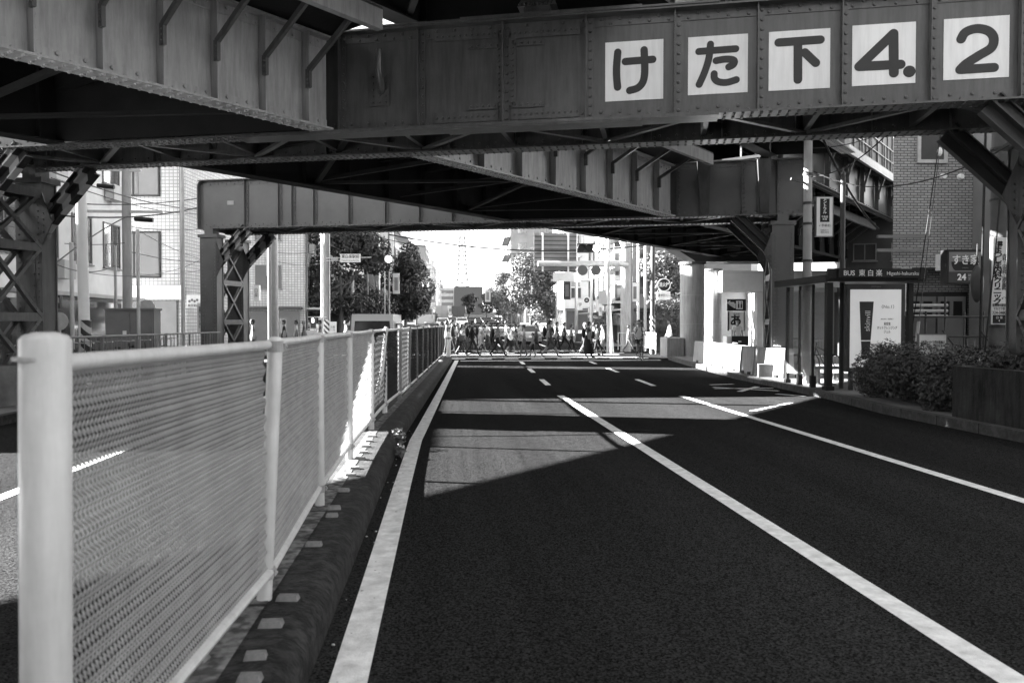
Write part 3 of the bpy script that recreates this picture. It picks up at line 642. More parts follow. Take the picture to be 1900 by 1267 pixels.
# ------------------------------------------------------------------ buildings
WINC = {}; PVC = {}; M_curt = mat('curtain', .14, .8, .2, 3)
def windows(t, wall, w, h, cols, rows, wx, wz, org, ax, z0, fh, mframe, skip=(), sill=True, kind='window'):
    """org: wall's left foot seen from outside, ax: unit vector along it; outward = ax rotated -90deg"""
    ax = Vector(ax); out = Vector((ax.y, -ax.x, 0))
    yaw = math.atan2(ax.y, ax.x); cwid = w/cols
    key = (wx, wz, mframe.name)
    for r in range(rows):
        for c in range(cols):
            if (c, r) in skip: continue
            p = Vector(org)+ax*(cwid*(c+.5))+Vector((0, 0, z0+fh*(r+.5)))
            if key not in WINC:
                mb = MB(); f = .05
                mb.box((-wx/2, -.05, -wz/2), (wx/2, .01, -wz/2+f)); mb.box((-wx/2, -.05, wz/2-f), (wx/2, .01, wz/2))
                mb.box((-wx/2, -.049, -wz/2+f), (-wx/2+f, .01, wz/2-f)); mb.box((wx/2-f, -.049, -wz/2+f), (wx/2, .01, wz/2-f)); mb.box((-.025, -.04, -wz/2+f), (.025, .01, wz/2-f))
                mb.box((-wx/2-.05, -.1, -wz/2-.05), (wx/2+.05, .0, -wz/2-.001))
                a = mb.build('window', mframe)
                mb = MB(); mb.box((-wx/2+f, -.02, -wz/2+f), (wx/2-f, .005, wz/2-f)); b = mb.build('pane', M_glass); WINC[key] = (a, b); PV = []
                for q in range(3):
                    m2 = MB(); m2.box((-wx/2+f, -.02, -wz/2+f), (wx/2-f, .005, wz/2-f))
                    if q < 2: m2.mi = 1; m2.box((-wx/2+f+(.0 if q else wx*.45), .005, -wz/2+f), (wx/2-f-(wx*.2 if q else 0), .012, wz/2-f-(wz*.4 if q else 0)))
                    o_ = m2.build('pane', [M_glass, M_curt]); PV.append(o_.data); bpy.data.objects.remove(o_)
                PVC[key] = PV
            else:
                a0, b0 = WINC[key]; a = a0.copy(); b = b0.copy(); b.data = PVC[key][rnd.choice((0, 1, 2, 2))]; COL.objects.link(a); COL.objects.link(b)
            a.parent = t; b.parent = a; a.location = p-OFF[t]; a.rotation_euler = (0, 0, yaw); b.location = (0, 0, 0)
    return
def building(label, loc, yaw, w, d, h, m, front=(3, 3), side=(2, 3), wx=1.5, wz=1.3, group=None, roof=True, base=3.0, balcony=False, sideface='right', mf=None, cat='building', fh=None, name='building'):
    """local x along the front (facing -y), front-left corner at loc; side windows on 'left' (-x) or 'right' (+x) face"""
    t = th(name, label, cat, loc, yaw, group, local=True); mf = mf or M_grey
    mb = MB(); mb.box((0, 0, -1), (w, d, h)); mb.build('wall', m, t)
    mb = MB(); mb.box((-.12, -.12, h), (w+.12, d+.12, h+.12)); mb.box((-.06, -.06, h+.12), (w+.06, .12, h+.7)); mb.box((-.06, .12, h+.12), (.12, d+.06, h+.7)); mb.box((w-.12, .12, h+.12), (w+.06, d+.06, h+.7))
    if roof: mb.box((w*.3, d*.3, h+.12), (w*.6, d*.6, h+2.2))
    mb.build('roof', m, t)
    f1 = fh or (h-base)/max(1, front[1])
    if front[0]: windows(t, m, w, h, front[0], front[1], wx, wz, (0, -.003, 0), (1, 0, 0), base, f1, mf)
    if side[0]:
        if sideface == 'right': windows(t, m, d, h, side[0], side[1], wx, wz, (w+.003, 0, 0), (0, 1, 0), base, f1, mf)
        else: windows(t, m, d, h, side[0], side[1], wx, wz, (-.003, d, 0), (0, -1, 0), base, f1, mf)
    if balcony:
        for r in range(front[1]):
            z = base+f1*r
            mb = MB()
            if sideface == 'right': mb.box((w+.004, .2, z), (w+1.2, d-.2, z+.14)); mb.box((w+1.12, .2, z+.14), (w+1.2, d-.2, z+1.1))
            else: mb.box((-1.2, .2, z), (-.004, d-.2, z+.14)); mb.box((-1.2, .2, z+.14), (-1.12, d-.2, z+1.1))
            mb.build('balcony', M_lgrey if balcony == 1 else M_dark, t)
    if side[0]:
        for k in range(min(5, side[0]*side[1]//2)):
            z = base+f1*rnd.randrange(max(1, side[1]))+.1; yq = rnd.uniform(.5, d-1.5); sx_ = w if sideface == 'right' else 0; q = 1 if sideface == 'right' else -1
            a, b = sorted((sx_+q*.06, sx_+q*.38)); mb = MB(); mb.box((a, yq, z), (b, yq+.8, z+.6)); mb.build('air_conditioner', M_lgrey, t)
        mb = MB(); yq = d*.04+.1; sx_ = w if sideface == 'right' else 0; q = 1 if sideface == 'right' else -1; mb.tube([(sx_+q*.08, yq, 0), (sx_+q*.08, yq, h)], .05, 8); mb.build('down_pipe', M_grey, t)
    # ground floor shop front
    mb = MB(); mb.box((.3, -.06, .1), (w-.3, -.004, base-.6)); mb.build('shop_window', M_glass, t)
    mb = MB(); mb.box((.1, -.9, base-.5), (w-.1, -.01, base-.35)); mb.build('awning', M_dark, t)
    s = w if sideface == 'right' else 0; q = 1 if sideface == 'right' else -1
    mb = MB(); a, b = sorted((s+q*.004, s+q*.06)); mb.box((a, .5, .1), (b, d-.5, base-.6)); mb.build('shop_window', M_glass, t)
    mb = MB(); a, b = sorted((s+q*.01, s+q*.9)); mb.box((a, .3, base-.5), (b, d-.3, base-.38)); mb.build('awning', M_lgrey, t)
    return t
def corner(px, d): p = DZ(px, d, 0); return (p.x, p.y, gz(p.y))
M_bw = mat('wall_white', .6, .8, .16, .8); M_bp = mat('wall_pale', .42, .8, .16, .8); M_bl = mat('wall_grey', .18, .8, .18, .8)
# --- left side of the street
building('unseen low flat roofed block added to shade the near left portal column', (-21, 13.8, 0), 0, 8.6, 8.9, 5, M_bp, (3, 1), (3, 1), 1.4, 1.2, base=2.8)  # out of view; added to keep sun off the left column
building('white low building with gridded windows behind the left portal column', (-24, 23, 0), 0, 11.2, 10, 9.3, M_bw, (4, 2), (4, 2), 1.5, 1.7, sideface='right')
# curved tiled corner building
def curved_building():
    t = th('corner_building', 'white tiled corner building with rounded edge and bow windows behind the transformer pole', 'building', (-15.5, 36, 0), R(-6), local=True)
    x0, x1, y1, h, r = -6, 4.3, 7, 13.5, 1.6
    def prof(o=0):
        P = [(x1+o, y1), (x1+o, -o)]
        P += [(x0+r-(r+o)*math.sin(a), r-(r+o)*math.cos(a)) for a in [k*math.pi/20 for k in range(11)]] 
        P += [(x0-o, y1)]; return P
    mb = MB(); P = prof(); mb.prism([(x, y, -1) for x, y in P][::-1], (0, 0, h+1)); mb.build('wall', M_tileW, t)
    mb = MB(); mb.prism([(x, y, h) for x, y in prof(.12)][::-1], (0, 0, .3)); mb.build('roof', M_bw, t)
    for z in (3.6, 7.1, 10.4):
        for xa, xb in ((-2.9, -.4), (.9, 3.2)):
            mb = MB(); mb.box((xa, -.07, z), (xb, -.004, z+.07)); mb.box((xa, -.07, z+1.93), (xb, -.004, z+2.0))
            for q in (xa, (xa+xb)/2-.035, xb-.07): mb.box((q, -.069, z+.07), (q+.07, -.004, z+1.93))
            f = mb.build('window', M_black, t); mb = MB(); mb.box((xa+.07, -.03, z+.07), (xb-.07, -.006, z+1.93)); mb.build('pane', M_glass, f)
            mb = MB(); n_ = 14; x_ = [xa+.1+(xb-xa)*.55*q/n_ for q in range(n_+1)]; mb.v = [(x, -.045-.02*(q % 2), zz) for q, x in enumerate(x_) for zz in (z+.1, z+1.88)]; mb.f = [(2*q, 2*q+2, 2*q+3, 2*q+1) for q in range(n_)]; mb.m = [0]*n_; mb.build('curtain', M_curt, f)
        mb = MB(); n = 6; A = [math.pi/2*(.25+.5*k/n) for k in range(n+1)]
        rr = r+.03; mb.v = []; 
        for a in A: x = x0+r-rr*math.sin(a); y = r-rr*math.cos(a); mb.v += [(x, y, z), (x, y, z+1.9)]
        for k in range(n): mb.f.append((2*k, 2*k+2, 2*k+3, 2*k+1)); mb.m.append(0)
        mb.build('curved_window', M_glass, t)
    mb = MB(); mb.box((.2, -.08, .1), (3.9, -.005, 2.6)); mb.build('shop_window', M_glass, t)
    mb = MB(); mb.box((-1.0, -.3, 2.65), (4.2, -.005, 3.25)); s = mb.build('shop_sign', M_signw, t)
    for x, z in ((-4.2, 6.2), (-4.2, 2.9), (.2, 6.0), (3.6, 9.4)): mb = MB(); mb.box((x, -.32, z), (x+.75, -.08, z+.6)); mb.build('air_conditioner', M_lgrey, t)
    for x in (.3, 4.1): mb = MB(); mb.tube([(x, -.06, 3.3), (x, -.06, h)], .05, 8); mb.build('down_pipe', M_grey, t)
    mb = MB(); mb.box((-4.3, -.05, .1), (-1.3, -.004, 2.5)); mb.build('shutter', M_grey, t)
    return t
curved_building()
building('pale block with tiled lower wall beyond the curved corner building', (-22, 50.5, 0), R(0), 13.2, 9, 12, M_tileW, (3, 3), (3, 3), 1.6, 1.5)
building('light building with vertical fins and tall windows above the shop awning', (-20, 60.5, 0), R(-2), 12.4, 11, 12.5, M_bp, (3, 3), (5, 3), 1.4, 2.2, mf=M_bw)
building('tall white apartment block with striped balconies rising behind the left tree', (-16.5, 77, .6), R(-2), 11.5, 8, 25, M_bw, (3, 7), (4, 7), 1.6, 1.4, balcony=1)
building('pale narrow block behind the row of left street trees', (-17, 72.2, .3), R(-2), 10.6, 4.6, 12, M_bl, (3, 4), (2, 4))
lb = [(120, 15, 12, 'grey block with roof tank down the left side of the avenue', M_bl), (150, 17, 12.5, 'white block half hidden by trees far down the left side', M_bw), (182, 16, 17, 'mid grey tower-like block far down the left side', M_grey), (215, 20, 16, 'low pale building near the end of the left row', M_bp), (250, 24, 15, 'distant pale building closing the left row of the avenue', M_bw)]
for y, d, h, l, m in lb:
    e = -7.5-3+bend(y)*.92; building(l, (e-14, y, gz(y)-.5), R(-2), 14, d, h, m, (3, 4), (4, 4), 1.6, 1.4, base=3.5)
building('unseen tall plain block added at the far right to hold back sky light', (13.5, -14, 0), 0, 14, 24, 20, M_dark, (0, 0), (4, 4), sideface='left')  # added out of view, dark so sky and bounce light stay low
building('unseen long block added behind the viewpoint on the left to cut sky light', (-30, -42, 0), 0, 20, 26, 18, M_dark, (3, 4), (4, 4))  # unseen dark block, added to deepen the shade on the road
building('unseen block added across the road far behind the viewpoint to cut sky light', (-8, -60, 0), 0, 24, 14, 18, M_dark, (0, 0), (0, 0))  # added unseen to close off sky light from behind
building('unseen long low dark block added far to the left to cut sky light', (-62, -25, 0), 0, 16, 80, 9.5, M_dark, (0, 0), (10, 2))  # added out of view to take away sky light from the left
# --- centre far
t = th('office_block', 'grey office building with a blank wall at the end of the avenue', 'building', (6, 420, gz(420)), R(-2), local=True)
mb = MB(); mb.box((-2, 0, -4), (13, 20, 14.8)); mb.build('wall', mat('far_grey', .1, .8), t)
mb = MB(); mb.box((-11, 1, -4), (-2.01, 20, 14.2)); mb.build('wing', M_bp, t)
for r in range(4):
    mb = MB(); mb.box((-10.6, .9, 1.6+r*3.2), (-2.5, .98, 3.2+r*3.2)); mb.build('window', M_grey, t)
for k in range(4): mb = MB(); mb.box((5+k*1.6, -.1, 8), (6+k*1.6, -.02, 9.2)); mb.build('window', M_black, t)
# lattice tower
t = th('lattice_tower', 'tall pale steel lattice tower rising above the far office building', 'tower', (11, 560, gz(560)), 0, local=True)
def lat(mb, z0, z1, w0, w1, n, r):
    for i in range(n):
        a = z0+(z1-z0)*i/n; b = z0+(z1-z0)*(i+1)/n; wa = w0+(w1-w0)*i/n; wb = w0+(w1-w0)*(i+1)/n
        c0 = [(-wa, -wa, a), (wa, -wa, a), (wa, wa, a), (-wa, wa, a)]; c1 = [(-wb, -wb, b), (wb, -wb, b), (wb, wb, b), (-wb, wb, b)]
        for k in range(4):
            mb.bar(c0[k], c1[k], r, r); mb.bar(c0[k], c1[(k+1) % 4], r*.5, r*.5); mb.bar(c1[k], c0[(k+1) % 4], r*.5, r*.5); mb.bar(c1[k], c1[(k+1) % 4], r*.5, r*.5)
mb = MB(); lat(mb, 0, 28, 6.5, 3.3, 6, .6); lat(mb, 28, 56, 3.3, 1.7, 9, .5); mb.build('mast', M_grey, t)
for z, L in ((34, 8), (40, 9), (46, 8), (52, 5)): mb = MB(); mb.bar((-L, 0, z), (L, 0, z), .35, .35); mb.bar((-L, 0, z), (0, 0, z+1.6), .2, .2); mb.bar((L, 0, z), (0, 0, z+1.6), .2, .2); mb.build('cross_arm', M_grey, t)
t = th('antenna_mast', 'thin distant antenna mast left of the lattice tower', 'mast', (-8, 500, gz(500)), 0, local=True)
mb = MB(); lat(mb, 0, 32, 1.1, .9, 10, .2); mb.build('mast', M_galv, t)
# --- right side
building('tall dark balcony apartment tower on the right of the open sky', (corner(948, 150)[0], 150, gz(150)-.3), R(-2), 13, 16, 33, M_bl, (3, 9), (3, 9), 1.8, 1.6, sideface='left', balcony=2)
building('very tall white block with few windows behind the big sign back', (14.2, 96, .8), R(-2), 12, 14, 25, M_bw, (4, 7), (3, 7), 1.2, 1.2, sideface='left')
building('pale building behind the crossing gantry with vertical window strips', (12.6, 62, 0), R(-3), 12, 12, 16, M_bw, (5, 4), (4, 4), 1.0, 1.8, sideface='left', mf=M_dark)
building('narrow grey building with small balconies right of the gantry pole', (12.4, 52.5, 0), R(-3), 8, 8, 12.5, M_bl, (4, 4), (3, 4), 1.1, 1.3, sideface='left', balcony=1)
for y, d, h, l, m in [(185, 22, 13, 'pale low block far down the right side beside sunlit trees', M_bw), (215, 22, 16, 'light grey block farther down the right side', M_bl), (250, 25, 12, 'distant white building ending the right row', M_bw), (118, 22, 14, 'white office behind the sunlit right street trees', M_bp)]:
    e = 11.3+3+bend(y)*.9; building(l, (e, y, gz(y)-.5), R(-2), 14, d, h, m, (3, 4), (4, 4), 1.6, 1.4, sideface='left', base=3.5)

# tiled building at right
t = th('tiled_building', 'tall grey tiled building with three round vents behind the bus shelter', 'building', (15.2, 22.2, 0), R(-3), local=True)
xa = DZ(1655, 24, 0); 
t.location = (xa.x, xa.y, 0)
mb = MB(); mb.prism([(0, 0, 3.3), (8, 0, 3.3), (12, 8, 3.3), (5, 8, 3.3)], (0, 0, 14)); mb.prism([(0, 0, 0), (.35, 0, 0), (.85, .9, 0), (.55, .9, 0)], (0, 0, 3.299)); mb.prism([(.56, .9, 0), (8, .9, 0), (12, 8, 0), (5, 8, 0)], (0, 0, 3.299)); mb.build('wall', M_tileG, t)
def onb(px, py): p = D(px, py, 24); q = Matrix.Rotation(R(3), 3, 'Z') @ (p-t.location); return q.x, q.z
for px in (1747, 1780, 1813):
    x, z = onb(px, 329); mb = MB(); mb.tube([(x, -.12, z), (x, -.02, z), (x, .0, z)], [.07, .095, .095], 16); mb.build('round_vent', M_signw, t, smooth=True)
x0, z1 = onb(1704, 200); x1, z0 = onb(1748, 298); mb = MB(); mb.box((x0-.1, -.07, z0-.1), (x1+.1, -.002, z0)); mb.box((x0-.1, -.07, z0), (x0, -.002, z1)); mb.box((x1, -.07, z0), (x1+.1, -.002, z1)); mb.box((x0-.1, -.07, z1), (x1+.1, -.002, z1+.1)); f = mb.build('window', M_galv, t)
mb = MB(); mb.box((x0, -.03, z0), (x1, -.004, z1)); mb.build('pane', M_glass, f)
mb = MB(); mb.box((.4, .82, .3), (2.8, .89, 2.6)); mb.build('shop_window', M_glass, t)
for k in range(2):
    x, z = onb(1732+k*58, 575); mb = MB(); mb.box((x-.45, .6, .4), (x+.43, .7, 2.45)); dd = mb.build('door', M_bl, t)
    for q in (-.22, .18): mb = MB(); mb.box((x+q-.14, .56, 1.85), (x+q+.12, .6, 2.3)); mb.build('door_window', M_black, dd)
mb = MB()
for k in range(3):
    x, z = onb(1655, 567+k*10); mb.tube([(x-.9 if k == 0 else x-.5, -.25, z), (x+1.55, -.25, z)], .05, 8)
mb.build('pipe_run', M_galv, t)
for k in range(4): x, z = onb(1662+k*5, 560); mb = MB(); mb.tube([(x, -.36, z-.4), (x, -.36, z+1.0)], .03, 8); mb.build('riser_pipe', M_galv, t)
for k, py in enumerate((441, 456, 466)):
    x, z = onb(1655, py); 
    if k != 1: mb = MB(); mb.box((x-.6, -.3, z-.04), (x+.9, -.2, z+.04)); mb.build('cable_bracket', M_grey, t)
# side wall right of tiles
building('plain grey concrete building at the right edge behind the clinic pole', tuple(DZ(1836, 23.2, 0)), R(-3), 9, 1.0, 15, M_bl, (0, 0), (0, 0), name='building')

building('dark station block under the tracks beside the tiled building', tuple(DZ(1568, 37, 0)), R(-20), 6.5, 4, 6.6, M_dark, (4, 1), (0, 0), 1.0, .8, base=3.2)
# dark lit sign of the beef bowl shop
def board(label, cat, px0, px1, py0, py1, d, m, name='sign', thick=.12, yaw=None, frame=None, fm=None, group=None):
    a = D(px0, py1, d); b = D(px1, py0, d); c = (a+b)/2; yw = yaw if yaw is not None else R(-4.7)
    wd = (Vector((b.x-a.x, b.y-a.y))).length; h = b.z-a.z
    t = th(name, label, cat, (c.x, c.y, a.z), yw, group, local=True)
    mb = MB(); mb.box((-wd/2, 0, 0), (wd/2, thick, h)); mb.build('panel', m, t)
    if frame:
        mb = MB(); f = frame; mb.box((-wd/2-f, -.015, -f), (wd/2+f, thick+.01, 0)); mb.box((-wd/2-f, -.015, h), (wd/2+f, thick+.01, h+f)); mb.box((-wd/2-f, -.015, 0), (-wd/2, thick+.01, h)); mb.box((wd/2, -.015, 0), (wd/2+f, thick+.01, h)); mb.build('frame', fm or M_grey, t)
    return t, wd, h
t, wd, h = board('dark square restaurant sign with a bowl shape and 24 on the tiled wall', 'sign', 1760, 1821, 466, 524, 20.5, M_dark, frame=.04, fm=M_black, thick=.3)
mb = MB(); n = 20; pts = [(math.cos(a)*wd*.42, -.006, h*.66+math.sin(a)*h*.42) for a in [math.pi+k*math.pi/n for k in range(n+1)]]
mb.prism([(-wd/2+.01, -.006, h*.97), (-wd/2+.01, -.006, h*.34), (wd/2-.01, -.006, h*.34), (wd/2-.01, -.006, h*.97)], (0, .004, 0)); mb.build('bowl_background', M_grey, t)
mb = MB(); mb.prism([(x, -.012, max(z, h*.38)) for x, y, z in pts], (0, .004, 0)); mb.build('bowl', M_black, t)
text('すき家', h*.34, (0, -.02, h*.7), 0, M_signw, t, bold=.012, maxw=wd*.8); text('SUKIYA', h*.06, (0, -.02, h*.46), 0, M_grey, t); text('24', h*.28, (-wd*.1, -.01, h*.16), 0, M_signw, t, bold=.03); text('時間\n営業', h*.11, (wd*.2, -.01, h*.16), 0, M_lgrey, t)
t, wd, h = board('white light box beside the pipes left of the restaurant sign', 'light box', 1747, 1757, 471, 501, 21, M_signw, name='light_box', thick=.3)
t, wd, h = board('dark hanging banner sign with pale strokes behind the clinic pole', 'sign', 1868, 1880, 458, 522, 18, M_dark, name='banner')
text('火', h*.7, (0, -.01, h*.5), 0, M_lgrey, t)

# bus shelter
t = th('bus_shelter', 'black bus shelter with glass side panels and a Higashi-hakuraku name board', 'bus shelter', (9.2, 17.8, .15), 0)
for (x, y), wd in (((8.33, 16.8), .13), ((8.42, 19.1), .07), ((10.25, 16.9), .1), ((10.25, 19.1), .1), ((8.36, 17.6), .05), ((8.39, 18.35), .05)):
    mb = MB(); mb.box((x-wd/2, y-wd/2, .15), (x+wd/2, y+wd/2, 2.5)); mb.box((x-wd/2-.03, y-wd/2-.03, .15), (x+wd/2+.03, y+wd/2+.03, .24 if wd > .06 else .42)); mb.build('post', M_black, t)
mb = MB(); mb.box((8.2, 16.65, 2.52), (10.45, 19.3, 2.58)); mb.box((8.2, 16.6, 2.58), (10.45, 16.65, 2.8)); mb.box((8.16, 16.6, 2.5), (8.2, 19.3, 2.66)); mb.build('roof', M_black, t)
p = D(1642, 508, 16.15); mb = MB(); a = D(1569, 514.5, 16.6); b = D(1715, 501.5, 16.6)
mb.box((8.42, 16.53, 2.6), (10.25, 16.6, 2.78)); nb = mb.build('name_board', M_black, t)
text('BUS  東 白 楽', .15, (8.95, 16.52, 2.69), 0, M_signw, nb, align='CENTER', bold=.01, maxw=1.05); text('Higashi-hakuraku', .11, (9.85, 16.52, 2.69), 0, M_signw, nb, maxw=.72)
mb = MB(); mb.box((8.36, 16.9, .4), (8.375, 19.0, 2.4)); mb.build('glass_panel', M_clear, t)
mb = MB(); mb.box((8.9, 18.6, .5), (10.1, 18.9, .56)); mb.box((9.0, 18.65, .15), (9.05, 18.85, .5)); mb.box((9.95, 18.65, .15), (10.0, 18.85, .5)); mb.build('bench', M_grey, t)
# advertising frame
a = D(1571, 690, 17.4); b = D(1679, 527, 17.4); yw = R(-4.7)
t = th('advertising_panel', 'illuminated-style poster frame showing a skin care tube at the bus shelter', 'poster case', ((a.x+b.x)/2, (a.y+b.y)/2, .15), yw, local=True)
wd = (b-a).length; wd = math.hypot(b.x-a.x, b.y-a.y); zb, zt = a.z-.15, b.z-.15
mb = MB(); mb.box((-wd/2, 0, zb), (wd/2, .16, zt)); mb.build('case', M_dark, t)
for s in (-1, 1): mb = MB(); mb.box((s*wd*.4-.04, .04, 0), (s*wd*.4+.04, .12, zb)); mb.build('leg', M_dark, t)
mb = MB(); mb.box((-wd/2+.07, -.012, zb+.09), (wd/2-.09, -.003, zt-.12)); po = mb.build('poster', mat('backlit_poster', .72, .5, .04, emit=.013), t)
text('MCDecaux', .045, (0, -.004, zt-.06), 0, M_grey, t)
hp = zt-zb; cx = -wd*.17
mb = MB(); mb.prism([(cx-.15, -.018, zb+hp*.80), (cx-.11, -.018, zb+hp*.36), (cx+.1, -.018, zb+hp*.36), (cx+.16, -.018, zb+hp*.80)][::-1], (0, .004, 0)); mb.build('tube_picture', M_dark, po)
mb = MB(); mb.prism([(cx-.11, -.018, zb+hp*.35), (cx-.09, -.018, zb+hp*.2), (cx+.08, -.018, zb+hp*.2), (cx+.1, -.018, zb+hp*.35)][::-1], (0, .004, 0)); mb.build('cap_picture', M_dark, po)
mb = MB(); mb.prism([(cx-.11, -.0185, zb+hp*.155), (cx+.1, -.0185, zb+hp*.155), (cx+.1, -.0185, zb+hp*.195), (cx-.11, -.0185, zb+hp*.195)], (0, .004, 0)); mb.build('cap_base_picture', M_grey, po)
text('skinvill', .17, (cx+.03, -.022, zb+hp*.58), 0, M_signw, po, tilt=R(88)); text('⟨No.1⟩', .1, (wd*.2, -.016, zb+hp*.74), 0, M_grey, po)
text('美容液\nホットクレンジング\nジェル', .075, (wd*.19, -.016, zb+hp*.50), 0, M_dark, po, bold=.006, ls=1.15, maxw=.44); text('温め成分・濃密感へ', .032, (wd*.19, -.016, zb+hp*.6), 0, M_grey, po)
mb = MB(); mb.box((wd*.08, -.018, zb+hp*.12), (wd*.1, -.014, zb+hp*.3)); mb.build('dropper_picture', M_grey, po)

# poles and roadside signs on the right
def pole(name, label, cat, px, d, r, h, m=M_pole, lean=(0, 0), z=None, taper=.8, group=None, n=14):
    p = DZ(px, d, 0); z = gz(p.y)+.14 if z is None else z
    t = th(name, label, cat, (p.x, p.y, z), 0, group, local=True)
    mb = MB(); mb.tube([(0, 0, -.3), (lean[0]*.5, lean[1]*.5, h/2), (lean[0], lean[1], h)], [r, r*(1+taper)/2, r*taper], n); mb.build('shaft', m, t, smooth=True); return t
def add(t, nm, m, f, smooth=False): mb = MB(); f(mb); return mb.build(nm, m, t, smooth=smooth)
up1 = pole('utility_pole', 'pale concrete utility pole beside the far portal column on the right', 'utility pole', 1497, 19.5, .115, 8.6)
for z in (3.0, 3.9, 5.1, 6.0, 4.4): add(up1, 'clamp_band', M_dark, lambda mb: mb.tube([(0, 0, z-.03), (0, 0, z+.03)], .125, 14))
for z, s in ((4.4, 1), (4.9, -1)): add(up1, 'bracket', M_dark, lambda mb: mb.bar((.1*s, 0, z), (.45*s, -.05, z+.08), .05, .05))
t, wd, h = board('octagonal white hanging sign with black block reading セントラル above the shelter', 'sign', 1515, 1545, 366, 438, 19.4, M_signw, name='hanging_sign', thick=.1, frame=.015, fm=M_grey)
mb = MB(); mb.box((-wd*.28, -.008, h*.36), (wd*.3, -.002, h*.96)); blk = mb.build('black_block', M_black, t)
text('セントラル', h*.1, (0, -.012, h*.78), 0, M_signw, blk, vertical=True, ls=.86, bold=.02); text('不動産\n楽器', h*.06, (0, -.012, h*.46), 0, M_signw, blk); text('↲ 手前右', h*.08, (0, -.01, h*.27), 0, M_black, t, maxw=wd*.8); text('224-3111\n405-1414', h*.055, (0, -.01, h*.12), 0, M_black, t)
t2 = pole('lamp_post', 'thin dark post standing just behind the bus shelter name board', 'post', 1562, 17.9, .055, 4.75, M_dark, taper=1.0)
add(t2, 'cap', M_dark, lambda mb: mb.ell((0, 0, 4.8), (.06, .06, .08)))
up2 = pole('utility_pole', 'thick dark utility pole carrying the tall white clinic sign at far right', 'utility pole', 1853, 14.2, .165, 8.5, mat('pole_dark', .1, .7, .3, 3), z=.1)
for z in (1.1, 1.45, 4.6, 3.7, 5.2): add(up2, 'clamp_band', M_dark, lambda mb: mb.tube([(0, 0, z-.02), (0, 0, z+.02)], .168, 14))
add(up2, 'number_plate', M_signw, lambda mb: mb.box((-.06, -.18, 5.0), (.06, -.165, 5.12)))
a = D(1842, 602, 13.95); b = D(1867, 441, 13.95)
t = th('clinic_sign', 'tall narrow white clinic sign with vertical lettering strapped to the thick pole', 'sign', ((a.x+b.x)/2, (a.y+b.y)/2, a.z), R(-4.7), local=True); wd = math.hypot(b.x-a.x, b.y-a.y)*1.1; h = b.z-a.z
def curvedp(z0, z1, rr, wdt):
    mb = MB(); n = 8
    for k in range(n+1):
        x = -wdt/2+wdt*k/n; y = -math.sqrt(max(rr*rr-x*x, 0))+rr; mb.v += [(x, y, z0), (x, y, z1)]
    for k in range(n): mb.f.append((2*k, 2*k+2, 2*k+3, 2*k+1)); mb.m.append(0)
    return mb
mb = MB(); mb.box((-wd/2, -.0, 0), (wd/2, .03, h)); mb.build('panel', M_signw, t, bevel=.01)
text('まつしま内科クリニック', h*.083, (-wd*.13, -.006, h*.56), 0, M_black, t, vertical=True, ls=.72, bold=.03, sx=1.25); text('内科・小児科・消化器科', h*.047, (wd*.3, -.006, h*.60), 0, M_black, t, vertical=True, ls=.8, bold=.01)
text('東神奈川駅前\nマルエツ前', h*.04, (0, -.006, h*.2), 0, M_black, t, maxw=wd*.92, bold=.01); text('324-3480', h*.05, (0, -.006, h*.135), 0, M_black, t, maxw=wd*.92, bold=.01); text('↶', h*.07, (wd*.3, -.006, h*.30), 0, M_black, t)
mb = MB(); mb.box((-wd*.42, -.006, .02), (wd*.42, -.001, h*.11)); q = mb.build('black_block', M_black, t); text('白 楽\n4', h*.035, (0, -.01, h*.06), 0, M_signw, q)
for k in range(4):
    mb = MB(); an = k*math.pi/2+math.pi/4; cx_, cz_ = math.cos(an)*wd*.11, h*.93+math.sin(an)*wd*.11; mb.prism([(cx_+wd*.1*math.cos(j*math.pi/5), -.006, cz_+wd*.1*math.sin(j*math.pi/5)) for j in range(10)], (0, .004, 0)); mb.build('clover_leaf', M_black, t)
# long tyre-like float hung on the pole, scaffold fence, notice board
t = th('scaffold_fence', 'dark pipe scaffold fence with diagonal props behind the shrubs', 'fence', tuple(DZ(1755, 19, .15)), R(-5), local=True)
for k in range(7): add(t, 'upright', M_dark, lambda mb: mb.tube([(-1.4+k*.46, 0, 0), (-1.4+k*.46, 0, 1.75 if k % 3 else 2.1)], .025, 8))
for z in (1.15, 1.62): add(t, 'rail', M_dark, lambda mb: mb.tube([(-1.6, -.03, z), (1.6, -.03, z)], .025, 8))
for k in range(3): add(t, 'prop', M_dark, lambda mb: mb.tube([(-1.0+k*.9, -.04, 1.3), (-.3+k*.9, -.05, .4)], .022, 8))
for k in range(18): add(t, 'picket', M_grey, lambda mb: mb.box((-1.5+k*.17, .05, .3), (-1.47+k*.17, .07, 1.1)))
t = th('notice_board', 'small white notice board with printed lines standing in the shrubs', 'notice board', tuple(DZ(1731, 14.8, .6)), R(-5), local=True)
add(t, 'panel', M_signw, lambda mb: mb.box((-.25, 0, .4), (.25, .03, .8))); add(t, 'frame', M_grey, lambda mb: (mb.box((-.27, -.01, .8), (.27, .04, .82)), mb.box((-.27, -.01, .38), (-.25, .04, .8)), mb.box((.25, -.01, .38), (.27, .04, .8))))
add(t, 'leg', M_grey, lambda mb: mb.box((-.2, .03, -.45), (-.16, .06, .4))); add(t, 'leg', M_grey, lambda mb: mb.box((.16, .03, -.45), (.2, .06, .4)))
text('自転車・バイク等の駐輪は\n禁止します。ご協力下さい\nお 知 ら せ', .06, (0, -.008, .6), 0, M_dark, t, maxw=.44, bold=.006)
t = th('guy_wire_guard', 'pale slanting guard tube on a guy wire rising from the shrubs', 'guy wire', tuple(DZ(1694, 15.6, .5)), 0, local=True)
